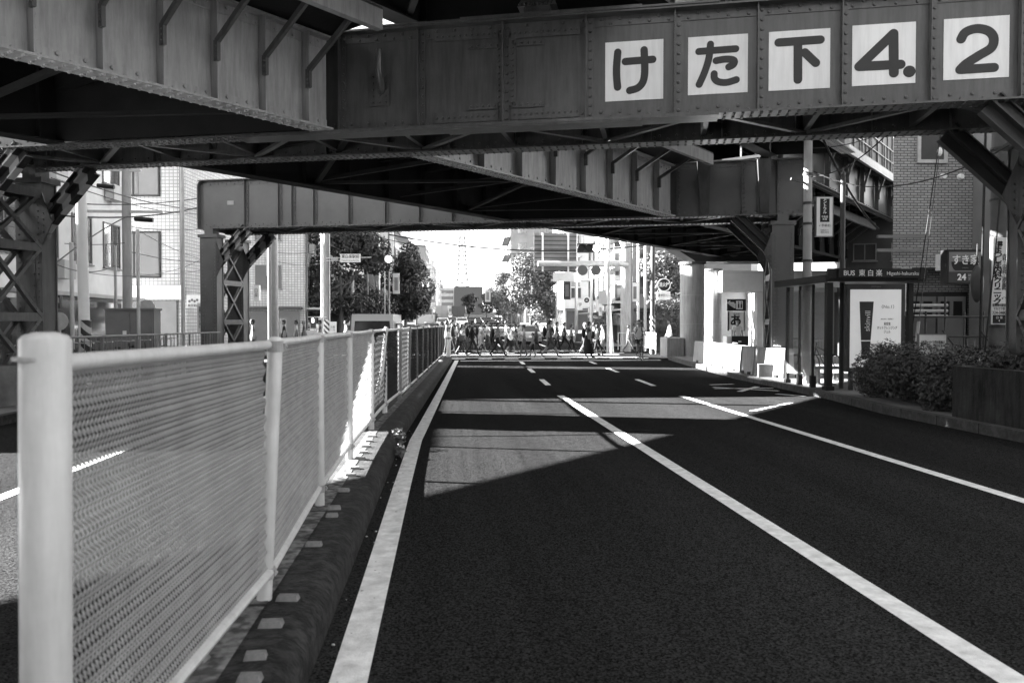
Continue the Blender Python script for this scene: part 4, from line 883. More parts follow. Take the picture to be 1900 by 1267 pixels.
add(t, 'guard_tube', M_lgrey, lambda mb: mb.tube([(0, 0, 0), (.12, 0, 1.15)], .03, 8)); add(t, 'wire', M_black, lambda mb: mb.tube([(.12, 0, 1.15), (.7, .2, 5.1)], .008, 5)); add(t, 'insulator', M_signw, lambda mb: mb.ell((.62, .17, 4.5), (.05, .05, .09)))
t = th('round_bin', 'dark oblong cable drum cover hanging under the restaurant sign', 'cover', tuple(DZ(1812, 17, 2.1)), 0, local=True)
add(t, 'body', M_dark, lambda mb: mb.ell((0, 0, .35), (.13, .13, .4), 12, 10), True); add(t, 'strap', M_black, lambda mb: mb.tube([(0, 0, .7), (0, 0, 1.2)], .02, 6))
# planter
t = single(MB().prism([(7.95, 2.0, .1), (8.2, 2.0, .1), (8.15, 11.75, .1), (8.5, 12.0, .1), (8.4, 12.15, .1), (7.93, 11.9, .1)], (0, 0, .84)), 'planter_wall', M_dconc, 'dark stained low concrete planter wall along the kerb at far right', 'planter wall', loc=(8, 7, .1))
single(MB().box((8.22, 2.2, .1), (11.5, 11.7, .74)), 'planter_soil', M_dconc, None, None, kind='structure')

# leaves
def leaf_cloud(mb, blobs, n, size, rn, flat=.5, shell=.55):
    tot = sum(b[3]*b[4]*b[5] for b in blobs)**1
    for bx, by, bz, rx, ry, rz in blobs:
        k = int(n*(rx*ry*rz)/tot)
        for _ in range(k):
            while True:
                v = Vector((rn.uniform(-1, 1), rn.uniform(-1, 1), rn.uniform(-1, 1)))
                if .02 < v.length < 1: break
            rr = v.length; v = v/rr*(shell+(1-shell)*rr**.6*rn.uniform(.8, 1.12))
            c = Vector((bx+v.x*rx, by+v.y*ry, bz+v.z*rz))
            nrm = (v+Vector((rn.uniform(-1, 1), rn.uniform(-1, 1), rn.uniform(-.4, 1.4)))*1.0).normalized(); a = nrm.orthogonal().normalized()
            a.rotate(Matrix.Rotation(rn.uniform(0, 6.28), 3, nrm)); b = nrm.cross(a); s = size*rn.uniform(.6, 1.3)
            mb.add([c-a*s, c-b*s*.45+a*s*.1, c+a*s, c+b*s*.45+a*s*.1], [(0, 1, 2, 3)])
def bush(label, cx, cy, L, Wd, h, n, seed, m=M_leafm, z=.1, size=.034, yaw=0):
    rn = random.Random(seed); t = th('shrub', label, 'shrub', (cx, cy, z), yaw, 'clipped shrubs beside the bus shelter', local=True)
    bl = []
    for k in range(14): bl.append((rn.uniform(-L/2, L/2)*.8, rn.uniform(-Wd/2, Wd/2)*.7, h*.5+rn.uniform(-.1, .12), L*.2, Wd*.3, h*.48*rn.uniform(.8, 1.1)))
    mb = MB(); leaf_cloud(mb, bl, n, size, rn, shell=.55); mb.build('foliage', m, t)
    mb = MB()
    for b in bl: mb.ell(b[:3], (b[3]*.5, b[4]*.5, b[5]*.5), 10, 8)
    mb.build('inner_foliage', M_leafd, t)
    mb = MB()
    for k in range(7): mb.tube([(rn.uniform(-.2, .2), rn.uniform(-.1, .1), 0), (rn.uniform(-L/3, L/3), rn.uniform(-.3, .3), h*.7)], .012, 5)
    mb.build('stem', M_bark, t)
bush('large clipped shrub spilling over the kerb beside the poster case', 8.75, 14.5, 2.1, 1.4, 1.15, 16000, 1, yaw=R(80))
bush('near end of the clipped shrub row touching the planter wall', 8.55, 12.95, 1.3, 1.0, .98, 9000, 8, yaw=R(85))
bush('middle shrub between the notice board and the planter wall', 9.2, 13.3, 1.6, 1.6, 1.05, 12000, 2)
bush('back shrub below the notice board', 10.2, 14.6, 2.0, 1.2, 1.0, 5000, 3)
bush('low shrub growing above the planter wall below the clinic sign', 9.4, 11.9, 1.6, 1.2, .55, 5000, 4, z=.7)
bush('small shrub at the foot of the thick pole inside the planter', 8.9, 11.0, .9, .9, .42, 3000, 5, z=.72)

# concrete barriers
BP = [((9.55, 30.3), (9.05, 26.0)), ((9.02, 25.8), (8.78, 23.3)), ((8.76, 23.15), (8.62, 21.9)), ((8.62, 21.8), (8.95, 20.6))]
bl_ = ['long sunlit concrete barrier block, first of the row on the right', 'second sunlit concrete barrier block with lattice shadow', 'third short concrete barrier block crossed by shadow', 'last concrete barrier block turned toward the bus shelter']
for (a, b), l in zip(BP, bl_):
    a = Vector((*a, .14)); b = Vector((*b, .14)); d = (b-a).normalized(); n = Vector((-d.y, d.x, 0)); n = n if n.x > 0 else -n
    mb = MB(); mb.prism([a, a+n*.42, a+n*.36+Vector((0, 0, .8)), a+n*.07+Vector((0, 0, .8))], b-a)
    ob = single(mb, 'concrete_barrier', M_pale, l, 'concrete barrier', 'concrete barrier blocks on the right kerb', loc=tuple((a+b)/2), bevel=.025); OFF[ob] = Vector((a+b)/2)
    for q in (.22, .78):
        c = a.lerp(b, q)-n*.012; mb = MB(); mb.cb((c.x, c.y, c.z+.05), (.03, .2, .08)); mb.build('lifting_slot', M_black, ob)
    c = a.lerp(b, .5)+n*.2; mb = MB(); mb.tube([c+d*.3+Vector((0, 0, .79)), c+d*.3+Vector((0, 0, .86)), c-d*.3+Vector((0, 0, .86)), c-d*.3+Vector((0, 0, .79))], .01, 6); mb.build('lifting_bar', M_grey, ob)
a = DZ(1238, 36, .14); b = DZ(1283, 35, .14); single(MB().box((a.x, a.y, .1), (b.x, a.y+1.2, .98)), 'concrete_barrier', M_pale, 'lone concrete block beside the tall round pillars', 'concrete barrier', 'concrete barrier blocks on the right kerb', loc=(a.x, a.y, .1), bevel=.03)
# pillars and dark crosshead
for k, (px, d, r, l) in enumerate(((1284, 36.5, .54, 'white round concrete pillar, shaded on its right, nearer of the pair'), (1323, 41, .43, 'slimmer white round pillar just right of the shaded one'))):
    p = DZ(px, d, 0); t = th('round_pillar', l, 'pillar', (p.x, p.y, 0), 0, 'round pillars under the railway', local=True)
    mb = MB(); mb.tube([(0, 0, 0), (0, 0, 4.3)], r, 28); mb.build('shaft', M_pale, t, smooth=True)
    for z in (1.6, 2.9): add(t, 'joint_ring', M_lgrey, lambda mb: mb.tube([(0, 0, z), (0, 0, z+.02)], r+.004, 28))
    add(t, 'steel_cap', M_dark, lambda mb: mb.tube([(0, 0, 4.3), (0, 0, 4.42)], r+.08, 28))
p0 = DZ(1245, 36, 4.4); p1 = DZ(1432, 36, 4.4); t = th('crosshead_beam', 'dark steel crosshead with a pointed end resting on the round pillars', 'beam', (p0.x, p0.y, 4.42), R(-4.7), local=True); Lc = (p1-p0).length
add(t, 'box_beam', M_steel2, lambda mb: mb.prism([(0, 0, .9), (0, 0, .7), (1.1, 0, 0), (Lc, 0, 0), (Lc, 0, 1.0), (0, 0, 1.0)], (0, 1.6, 0)))
add(t, 'access_plate', M_dark, lambda mb: mb.tube([(Lc*.62, -.02, .5), (Lc*.62, -.001, .5)], .3, 20))
# station wall and restroom sign
q = DZ(1338, 40, 0)
t = th('station_building', 'white station building with a dark opening behind the round pillars', 'building', (q.x, q.y, 0), R(-4.7), local=True)
add(t, 'wall', M_bp, lambda mb: (mb.box((0, 2.5, 0), (12, 2.8, 4)), mb.box((2.0, .6, 0), (2.7, 2.5, 3.4)), mb.box((0, -.2, 3.2), (12, .6, 4.1))))
add(t, 'canopy', M_lgrey, lambda mb: mb.box((0, -.2, 4.1), (12, 2.8, 4.25)))
t, wd, h = board('black restroom direction sign with a bent arrow and two figures', 'sign', 1349, 1384, 555, 577, 38.5, M_black, name='restroom_sign', thick=.06)
text('↰', h*.8, (-wd*.26, -.006, h*.5), 0, M_signw, t, bold=.03); add(t, 'pictogram_panel', M_signw, lambda mb: mb.box((-.02, -.008, h*.15), (wd*.33, -.002, h*.85)))
for x in (.07, .2): add(t, 'figure_mark', M_black, lambda mb: (mb.box((x, -.012, h*.25), (x+.07, -.009, h*.62)), mb.tube([(x+.035, -.012, h*.72), (x+.035, -.009, h*.72)], .035, 8)))
t, wd, h = board('pale poster with one large brush written character below the restroom sign', 'poster', 1353, 1380, 578, 612, 38.6, M_signw, name='poster', thick=.04)
text('あ', h*.65, (-wd*.05, -.006, h*.48), 0, M_black, t, bold=.03); text('東白楽', h*.12, (0, -.006, h*.85), 0, M_grey, t)
add(t, 'border', M_black, lambda mb: mb.box((-wd/2-.08, -.01, -.05), (-wd/2, .05, h))); add(t, 'border', M_black, lambda mb: mb.box((wd/2, -.01, -.05), (wd/2+.05, .05, h)))
p = DZ(1364, 33, .15); t = th('street_cabinet', 'black low cabinet with pale side standing in front of the station', 'cabinet', tuple(p), R(-4.7), local=True)
add(t, 'front', M_black, lambda mb: mb.box((-.22, -.35, 0), (.44, .3, .95))); add(t, 'side_panel', M_white, lambda mb: mb.box((-.42, -.3, 0), (-.225, .3, .95))); add(t, 'label_plate', M_signw, lambda mb: mb.box((.04, -.36, .7), (.16, -.351, .76)))

# ------------------------------------------------------------------ left side street furniture
t = pole('traffic_pole', 'tall white painted pole with striped sleeve at the left portal column', 'pole', 158, 18.5, .125, 9.5, M_white, lean=(-.12, 0), taper=.85)
add(t, 'striped_sleeve', M_stripeP, lambda mb: mb.tube([(0, 0, .1), (0, 0, 1.55)], .13, 14))
t = pole('street_pole', 'slim grey pole between the tiled building and the far portal', 'pole', 340, 22, .055, 9.5, M_galv, taper=.9)
t = pole('street_pole', 'short pale pole in front of the electrical cabinet', 'pole', 257, 21.5, .045, 4.0, M_galv, taper=1)
t = pole('street_pole', 'thin pole left of the white painted pole base', 'pole', 134, 24, .06, 3.9, M_lgrey, taper=1)
t = pole('street_pole', 'thin pale pole between the transformer pole and the white pole', 'pole', 215, 28, .05, 4.2, M_lgrey, taper=1)
tp = pole('utility_pole', 'concrete utility pole with a finned transformer in front of the white buildings', 'utility pole', 237, 27, .16, 12, M_pole, taper=.8)
add(tp, 'transformer', M_grey, lambda mb: ([mb.tube([(-.55, -.1, 7.0), (-.55, -.1, 8.5)], .34, 16)], [mb.box((-.55+math.cos(a)*.38-.02, -.1+math.sin(a)*.38-.02, 7.1), (-.55+math.cos(a)*.38+.02, -.1+math.sin(a)*.38+.02, 8.3)) for a in [k*.45 for k in range(14)]]))
for z in (8.9, 9.6, 6.6, 5.2): add(tp, 'cross_arm', M_galv, lambda mb: mb.box((-1.4, -.06, z), (.5 if z > 6 else 1.2, .0, z+.09)))
for k in range(8): add(tp, 'insulator', M_signw, lambda mb: mb.lathe((-1.3+k*.24, -.03, (8.9 if k % 2 else 9.6)+.09), [(.03, 0), (.06, .04), (.03, .08), (.06, .12), (.02, .18)], 8))
add(tp, 'cable_sleeve', M_black, lambda mb: mb.tube([(.3, -.1, 5.0), (.9, -.1, 4.96)], .08, 8)); add(tp, 'cable_sleeve', M_black, lambda mb: mb.tube([(-.9, -.1, 6.1), (-.35, -.1, 6.05)], .07, 8))
p = DZ(247, 22.5, .14); t = th('electrical_cabinet', 'large grey electrical cabinet on the left pavement', 'cabinet', tuple(p), R(4), local=True)
add(t, 'body', M_grey, lambda mb: mb.box((-.64, -.3, 0), (.64, .35, 1.85))); add(t, 'lid', M_grey, lambda mb: mb.box((-.68, -.34, 1.851), (.68, .39, 1.9))); add(t, 'door', M_grey, lambda mb: mb.box((-.6, -.325, .1), (.0, -.301, 1.75))); add(t, 'door', M_grey, lambda mb: mb.box((.03, -.325, .1), (.6, -.301, 1.75))); add(t, 'label_plate', M_signw, lambda mb: mb.box((-.18, -.33, 1.15), (-.08, -.326, 1.27)))
for px, py, d, r, l in ((272, 571, 26, .2, 'round sign seen from behind above the right end of the electrical cabinet'), (109, 596, 20, .16, 'round sign back on a short post right of the left portal column')):
    p = D(px, py, d); t = th('round_sign', l, 'road sign', (p.x, p.y, .14), R(-4), local=True)
    add(t, 'disc', M_galv, lambda mb: mb.tube([(0, 0, p.z-.14), (0, .015, p.z-.14)], r+.07, 20)); add(t, 'post', M_galv, lambda mb: mb.tube([(0, .04, 0), (0, .04, p.z-.0)], .03, 8))
# railings on the left pavement
def railing(label, pts, h, z=.14, step=.25, mm=M_grey):
    t = th('railing', label, 'railing', (*pts[0], z))
    P = [Vector((x, y, z)) for x, y in pts]
    for a, b in zip(P, P[1:]):
        L = (b-a).length
        for zz in (h, h*.25): mb = MB(); mb.tube([a+Vector((0, 0, zz)), b+Vector((0, 0, zz))], .025, 6); mb.build('rail', mm, t)
        k = 0
        mb = MB()
        while k*step < L: q = a.lerp(b, k*step/L); mb.tube([q+Vector((0, 0, h*.25)), q+Vector((0, 0, h))], .009, 5); k += 1
        mb.build('balusters', mm, t)
        k = 0
        while k*1.8 < L: q = a.lerp(b, k*1.8/L); mb = MB(); mb.tube([q, q+Vector((0, 0, h+.03))], .03, 6); mb.build('post', mm, t); k += 1
railing('dark low railing along the left pavement behind the median fence', [(-7.2, 15.5), (-7.05, 25.5)], 1.2)
railing('pale bar railing on the right corner beside the crossing', [(9.7, 44.5), (11.2, 44.0)], .95, mm=M_galv); railing('white rail fence between crossing and block on the right corner', [(10.2, 38.2), (10.6, 42)], 1.0, mm=M_white)

# shop signs on the left
t, wd, h = board('white shop sign with drawn sushi plates on the curved corner building', 'sign', 346, 371, 547, 571, 33.5, M_signw, name='shop_sign')
text('東白楽店', h*.22, (0, -.006, h*.16), 0, M_black, t, maxw=wd*.9)
for k in range(4): add(t, 'plate_picture', M_grey, lambda mb: mb.tube([(wd*(-.28+.19*k), -.006, h*(.5+.1*(k % 2))), (wd*(-.28+.19*k), -.001, h*(.5+.1*(k % 2)))], h*.1, 12))
t, wd, h = board('white cloth banner with vertical writing left of the far portal column', 'banner', 366, 376, 562, 616, 29, M_signw, name='banner', thick=.02)
text('営業中いらっしゃい', h*.1, (0, -.004, h*.5), 0, M_black, t, vertical=True, ls=.8, bold=.02)
t, wd, h = board('grey real estate sign low beside the left portal column', 'sign', 94, 111, 548, 572, 22, M_dark, name='shop_sign')
text('不動産', h*.45, (0, -.006, h*.6), 0, M_signw, t, maxw=wd*.9)
t, wd, h = board('white vertical name board on the light building beyond the portal', 'sign', 470, 481, 529, 558, 40, M_signw, name='vertical_sign', thick=.25)
text('白楽', h*.3, (0, -.006, h*.5), 0, M_grey, t, vertical=True)
t, wd, h = board('large white shop fascia with cursive writing above the left shops', 'sign', 515, 542, 545, 576, 50, M_signw, name='shop_sign')
text('Violet', h*.3, (0, -.006, h*.5), 0, M_grey, t)
t, wd, h = board('tall grey vertical sign with sideways latin letters high on the left building', 'sign', 494, 506, 440, 512, 49, M_lgrey, name='vertical_sign')
text('among the', h*.2, (0, -.006, h*.5), 0, M_dark, t, tilt=R(90), maxw=h*.9)
for k, (a, b, c, d_, dd, l, body) in enumerate(((444, 459, 588, 622, 44, 'white menu notice board standing before the left shops', '定食\nランチ\n八百円'), (605, 624, 597, 622, 47, 'white shop notice beside the striped utility pole', '東白楽\nセール'), (575, 596, 601, 620, 49, 'pale price board by the shop entrance under the tree', '新台\n入替'))):
    t, wd, h = board(l, 'notice board', a, b, c, d_, dd, M_signw, name='notice_board', thick=.06); text(body, h*.2, (0, -.006, h*.5), 0, M_black, t, maxw=wd*.85)
    add(t, 'leg', M_grey, lambda mb: mb.box((-wd*.4, .02, -ZY(d_, dd)+.1), (-wd*.34, .05, 0)))
t, wd, h = board('parking sign with a white P in a dark ring beyond the tree', 'sign', 677, 691, 561, 576, 60, M_lgrey, name='parking_sign'); add(t, 'disc', M_black, lambda mb: mb.tube([(0, -.012, h*.5), (0, -.002, h*.5)], h*.42, 20)); text('P', h*.6, (0, -.02, h*.5), 0, M_signw, t, bold=.04)
t, wd, h = board('pale convenience store sign joined to the left of the parking sign', 'sign', 663, 676, 561, 576, 60, M_signw, name='shop_sign'); add(t, 'band', M_grey, lambda mb: mb.box((-wd/2, -.01, h*.45), (wd/2, -.002, h))); text('駐車場', h*.25, (0, -.01, h*.22), 0, M_black, t, maxw=wd*.9)

# poles and signals at the crossing
def signal(t, pos, wd=1.25, h=.42):
    x, y, z = pos
    add(t, 'signal_housing', M_dark, lambda mb: mb.box((x, y, z), (x+wd, y+.18, z+h)))
    for k in range(3):
        cx_ = x+wd*(.18+.32*k); cz_ = z+h/2
        l = add(t, 'lens', M_lens_on if k == 2 else M_lens, lambda mb: mb.tube([(cx_, y-.03, cz_), (cx_, y-.001, cz_)], h*.40, 20))
        n = 12; mb = MB()
        for j in range(n+1):
            a = math.pi*(j/n)*1.1-math.pi*.05; mb.v += [(cx_+math.cos(a)*h*.44, y-.001, cz_+math.sin(a)*h*.44), (cx_+math.cos(a)*h*.44, y-.2, cz_+math.sin(a)*h*.44)]
        for j in range(n): mb.f.append((2*j, 2*j+2, 2*j+3, 2*j+1)); mb.m.append(0)
        mb.build('visor', M_dark, t)
ul = pole('utility_pole', 'thick wooden-toned utility pole with striped sleeve carrying the left signal arm', 'utility pole', 606, 46, .2, 12, M_grey, taper=.85)
add(ul, 'striped_sleeve', M_stripeP, lambda mb: mb.tube([(0, 0, .1), (0, 0, 1.7)], .205, 14)); add(ul, 'cable_pipe', M_galv, lambda mb: mb.tube([(.2, -.1, 0), (.2, -.1, 9)], .03, 6))
sg = th('traffic_signal', 'left traffic signal on its arm with the 東白楽駅前 place name board', 'traffic signal', tuple(DZ(606, 45.7, ZY(481, 45.7))), R(-4.7), local=True)
K = 45.7/FPX
add(sg, 'arm', M_galv, lambda mb: (mb.tube([(0, 0, .05), (86*K, -.0, .1)], .03, 6), mb.tube([(0, 0, -.1), (30*K, 0, -.08)], .025, 6)))
signal(sg, (84*K, -.1, -8*K), 39*K, 15*K)
nb = add(sg, 'name_board', M_signw, lambda mb: mb.box((27*K, -.12, -6*K), (64*K, -.08, 9*K))); text('東白楽駅前', 7.5*K, (45.5*K, -.13, 4*K), 0, M_black, nb, maxw=33*K, bold=.01); text('Higashihakuraku Sta.', 4*K, (45.5*K, -.13, -2.6*K), 0, M_black, nb, maxw=33*K)
t = pole('signal_post', 'slim white pole carrying the pedestrian signal next to the striped utility pole', 'signal pole', 598, 45, .085, 9, M_white, taper=.8)
K = 45/FPX
add(t, 'bracket', M_galv, lambda mb: (mb.box((-26*K, -.05, 60*K), (8*K, 0, 61.5*K)), mb.box((-26*K, -.05, 38*K), (8*K, 0, 39.5*K))))
add(t, 'pedestrian_signal', M_dark, lambda mb: mb.box((-21*K, -.2, 40*K), (-11*K, -.05, 60*K))); add(t, 'lit_figure', M_lens_on, lambda mb: mb.box((-18*K, -.21, 51*K), (-14.5*K, -.201, 58*K))); add(t, 'side_signal', M_lgrey, lambda mb: mb.box((-6*K, -.2, 40*K), (2*K, -.05, 60*K)))
add(t, 'supplement_sign', M_lgrey, lambda mb: mb.box((-33*K, -.1, 27*K), (-9*K, -.07, 36*K)))
for (px, d, r, h, l, m) in ((510, 30, .14, 9, 'thick pale pole just right of the far left portal column', M_galv), (501, 44, .12, 9, 'dark pole with striped foot beyond the portal column', M_grey), (682, 60, .09, 7.5, 'pole holding two round black signs by the left tree', M_grey), (704, 62, .07, 9, 'thin white pole right of the parking sign', M_white), (722, 66, .1, 9, 'grey pole with cable box behind the left signal', M_grey), (714, 58, .05, 6.2, 'thin lamp post with a small arm under the left signal', M_galv)):
    t = pole('street_pole', l, 'pole', px, d, r, h, m)
    if px == 714: add(t, 'lamp_arm', M_galv, lambda mb: mb.box((0, -.05, 6.2), (.5, .05, 6.28)))
    if px == 682:
        for z in (2.35, 3.35): add(t, 'round_sign', M_dark, lambda mb: mb.tube([(-.3, -.12, z), (-.3, -.1, z)], .42, 20))
# gantry on the right
gp = pole('gantry', 'thick white gantry pole with a long arm holding the back of a big direction sign', 'sign gantry', 1161, 46, .3, 6.1, M_pale, taper=1)
K = 46/FPX; zz0 = 601
def gq(px, py): return ((px-1161)*K, (601-py)*K+CAMZ-.14)
x, z = gq(987, 493); add(gp, 'arm', M_galv, lambda mb: mb.tube([(0, -.1, z+.05), (-.6, -.8, z+.04), (x+.2, -.85, z)], [.2, .19, .15], 14), True); add(gp, 'pole_cap', M_white, lambda mb: mb.tube([(-.35, -.05, 6.15), (.35, 0, 6.4)], .14, 10))
x0, z1 = gq(988, 436); x1, z0 = gq(1066, 506)
sb = add(gp, 'sign_back', M_grey, lambda mb: mb.box((x0, -.5, z0), (x1, -.46, z1)))
for k in range(9): add(sb, 'rib', M_dark, lambda mb: mb.box((x0+.01, -.53, z0+.02+k*(z1-z0)/9), (x1-.01, -.501, z0+.07+k*(z1-z0)/9)))
for f in (.2, .8): add(sb, 'upright', M_white, lambda mb: mb.box((x0+(x1-x0)*f-.05, -.6, z0+.01), (x0+(x1-x0)*f+.05, -.535, z1-.01)))
sg = pole('traffic_signal', 'right traffic signal with its last lamp lit on a slim pole beside the gantry', 'traffic signal', 1129, 43, .1, 6.5, M_galv)
K = 43/FPX; signal(sg, ((1069-1129)*K, -.15, (601-470)*K+CAMZ-.14), 44*K, 17*K); add(sg, 'arm', M_galv, lambda mb: mb.tube([(0, 0, (601-461)*K+1.46), ((1075-1129)*K, 0, (601-461)*K+1.46)], .035, 6))
add(sg, 'lower_arm', M_galv, lambda mb: mb.tube([(0, 0, (601-502)*K+1.46), ((1068-1129)*K, 0, (601-502)*K+1.5)], .03, 6))
for px in (1080, 1105): add(sg, 'round_sign_back', M_disc, lambda mb: mb.tube([((px-1129)*K, -.05, (601-502)*K+1.46), ((px-1129)*K, -.03, (601-502)*K+1.46)], 9.5*K, 20))
for (px, d, r, h, l, m, ln) in ((1136, 43.5, .11, 5.2, 'leaning white stay pole beside the gantry pole', M_white, (-.35, 0)), (1211, 42, .13, 7.5, 'dark utility pole with striped sleeve at the right corner', M_dark, (0, 0)), (1170, 50, .12, 8, 'grey utility pole behind the gantry pole', M_grey, (0, 0)), (1097, 60, .13, 5.5, 'white pole of the smaller sign beyond the crossing', M_white, (0, 0)), (1033, 66, .09, 7, 'slim pole between the right trees and the small sign', M_lgrey, (0, 0)), (1184, 52, .1, 8.5, 'pale pole beside the narrow grey building', M_white, (0, 0)), (1197, 47, .09, 8, 'thin pale pole left of the dark striped pole', M_lgrey, (0, 0))):
    t = pole('street_pole', l, 'pole', px, d, r, h, m, lean=ln)
    if px == 1211: add(t, 'striped_sleeve', M_stripeP, lambda mb: mb.tube([(0, 0, .1), (0, 0, 1.9)], .135, 14))
    if px == 1097:
        K = 60/FPX; add(t, 'arm', M_galv, lambda mb: mb.tube([(0, 0, (601-521)*K+1.46), (-75*K, 0, (601-521)*K+1.46)], .08, 8)); add(t, 'sign_back', M_lgrey, lambda mb: mb.box((-72*K, -.15, (601-523)*K+1.46), (-33*K, -.11, (601-507)*K+1.46)))
        add(t, 'box_sign', M_signw, lambda mb: mb.box((-33*K, -.15, (601-524)*K+1.46), (-20*K, -.11, (601-507)*K+1.46)))
t, wd, h = board('round white pharmacy sign with a dark ring above a small plate on the right', 'sign', 1083, 1094, 563, 570, 50, M_signw, name='round_sign'); add(t, 'disc', M_signw, lambda mb: mb.tube([(0, -.02, h+.2), (0, .02, h+.2)], .24, 20)); add(t, 'ring', M_black, lambda mb: mb.tube([(0, -.03, h+.2), (0, -.021, h+.2)], .16, 20)); text('止', .18, (0, -.04, h+.2), 0, M_signw, t)
t, wd, h = board('round fire hydrant sign reading 消火栓 above a plate by the dark pole', 'road sign', 1220, 1244, 541, 556, 43, M_signw, name='hydrant_sign'); text('東神奈川→', h*.4, (0, -.006, h*.5), 0, M_black, t, maxw=wd*.9)
add(t, 'disc', M_signw, lambda mb: mb.tube([(0, -.02, h+.36), (0, .02, h+.36)], .36, 24)); add(t, 'ring', M_black, lambda mb: mb.tube([(0, -.03, h+.36), (0, -.021, h+.36)], .31, 24)); text('消火栓', .26, (0, -.04, h+.36), 0, M_signw, t, bold=.02, maxw=.56)
for (a, b, c, d_, dd, l, body) in ((1162, 1174, 489, 500, 55, 'small pale sign high behind the gantry', '質'), (1072, 1081, 556, 575, 55, 'small white square plate below the round sign backs', '学'), (1101, 1106, 560, 580, 54, 'narrow vertical shop sign with pale letters near the leaning pole', 'そば'), (1111, 1117, 564, 586, 52, 'second narrow vertical shop sign beside the leaning pole', '酒店'), (985, 995, 530, 546, 80, 'white double plate hanging in front of the right trees', '30')):
    t, wd, h = board(l, 'sign', a, b, c, d_, dd, M_signw, name='plate_sign', thick=.05); text(body, min(wd*.8, h*.4), (0, -.006, h*.5), 0, M_black, t, vertical=True, ls=.9)

# wires
def wire(name, label, a, b, sag, r=.012, group='overhead wires'):
    a = Vector(a); b = Vector(b); mb = MB(); n = 14
    mb.tube([a.lerp(b, k/n)+Vector((0, 0, -sag*4*(k/n)*(1-k/n))) for k in range(n+1)], r, 5)
    single(mb, name, M_black, label, 'wire', group, loc=tuple(a))
wl = [((95, 318, 20), (400, 388, 38), .3, .02, 'wire descending from the left portal past the transformer pole'), ((95, 330, 20), (400, 395, 38), .35, .014, 'second wire descending past the transformer pole'),
 ((112, 400, 22), (380, 382, 30), .2, .025, 'thick cable crossing the pole below the transformer'), ((110, 376, 24), (380, 366, 30), .15, .018, 'cable level with the lower bow windows of the tiled building'),
 ((95, 495, 21), (240, 400, 27), -.1, .02, 'cable rising from the left portal column to the transformer pole'), ((95, 486, 21), (215, 492, 28), .25, .014, 'slack wire low between left column and thin pole'),
 ((160, 505, 22), (380, 478, 31), .35, .01, 'faint slack wire across the tiled building'), ((120, 452, 24), (238, 450, 27), .05, .012, 'level wire left of the transformer pole at mid height'),
 ((238, 466, 27), (380, 486, 33), .1, .014, 'wire right of the transformer pole falling to the portal'), ((238, 420, 27), (380, 424, 33), .1, .014, 'wire with a sleeve right of the transformer pole'),
 ((260, 430, 24), (380, 482, 33), .1, .01, 'thin wire from the short pale pole to the portal'), ((238, 508, 27), (380, 500, 34), .1, .01, 'lowest thin wire in front of the tiled building'),
 ((720, 435, 40), (1250, 447, 46), .7, .035, 'thick cable spanning the avenue under the far portal'), ((700, 440, 46), (1160, 447, 50), .9, .018, 'thin wire under the thick cable across the open sky'),
 ((775, 520, 110), (1100, 525, 110), .3, .03, 'far wire crossing the avenue above the trucks'), ((800, 470, 140), (900, 510, 260), 1.2, .04, 'far wire descending along the left building row'),
 ((506, 466, 40), (606, 455, 46), .3, .014, 'wire before the light building from the thick pale pole'), ((506, 483, 40), (606, 487, 46), .2, .012, 'lower wire before the light building'),
 ((1498, 328, 19.5), (1650, 245, 17), .25, .014, 'wire rising from the utility pole over the bus shelter'), ((1510, 318, 19.5), (1900, 255, 12), .55, .012, 'long slack wire across the tiled wall'),
 ((1524, 250, 19), (1630, 425, 21), .25, .03, 'thick black cable hanging toward the tiled building pipes'), ((1498, 275, 19.5), (1655, 240, 18), .12, .01, 'upper thin wire beside the tiled building'),
 ((1745, 250, 15), (1694, 600, 15.6), 0, .01, 'straight wire dropping in front of the tiled wall'), ((1829, 245, 14.0), (1818, 660, 14), .0, .022, 'black cable dropping along the left of the thick pole'), ((1862, 300, 13.9), (1826, 665, 14), .12, .015, 'thinner black cable curving down the thick pole'),
 ((1060, 455, 60), (1250, 480, 50), .3, .02, 'wire beside the right signal toward the pillars'), ((1130, 470, 50), (1215, 452, 42), .2, .015, 'short wire between gantry and dark pole'), ((690, 530, 60), (770, 505, 80), .2, .02, 'wire in front of the left trees'),
 ((612, 455, 46), (760, 500, 80), .3, .02, 'wire running back from the striped utility pole')]
for (a, b, s, r, l) in wl: wire('overhead_wire', l, D(*a), D(*b), s, r)

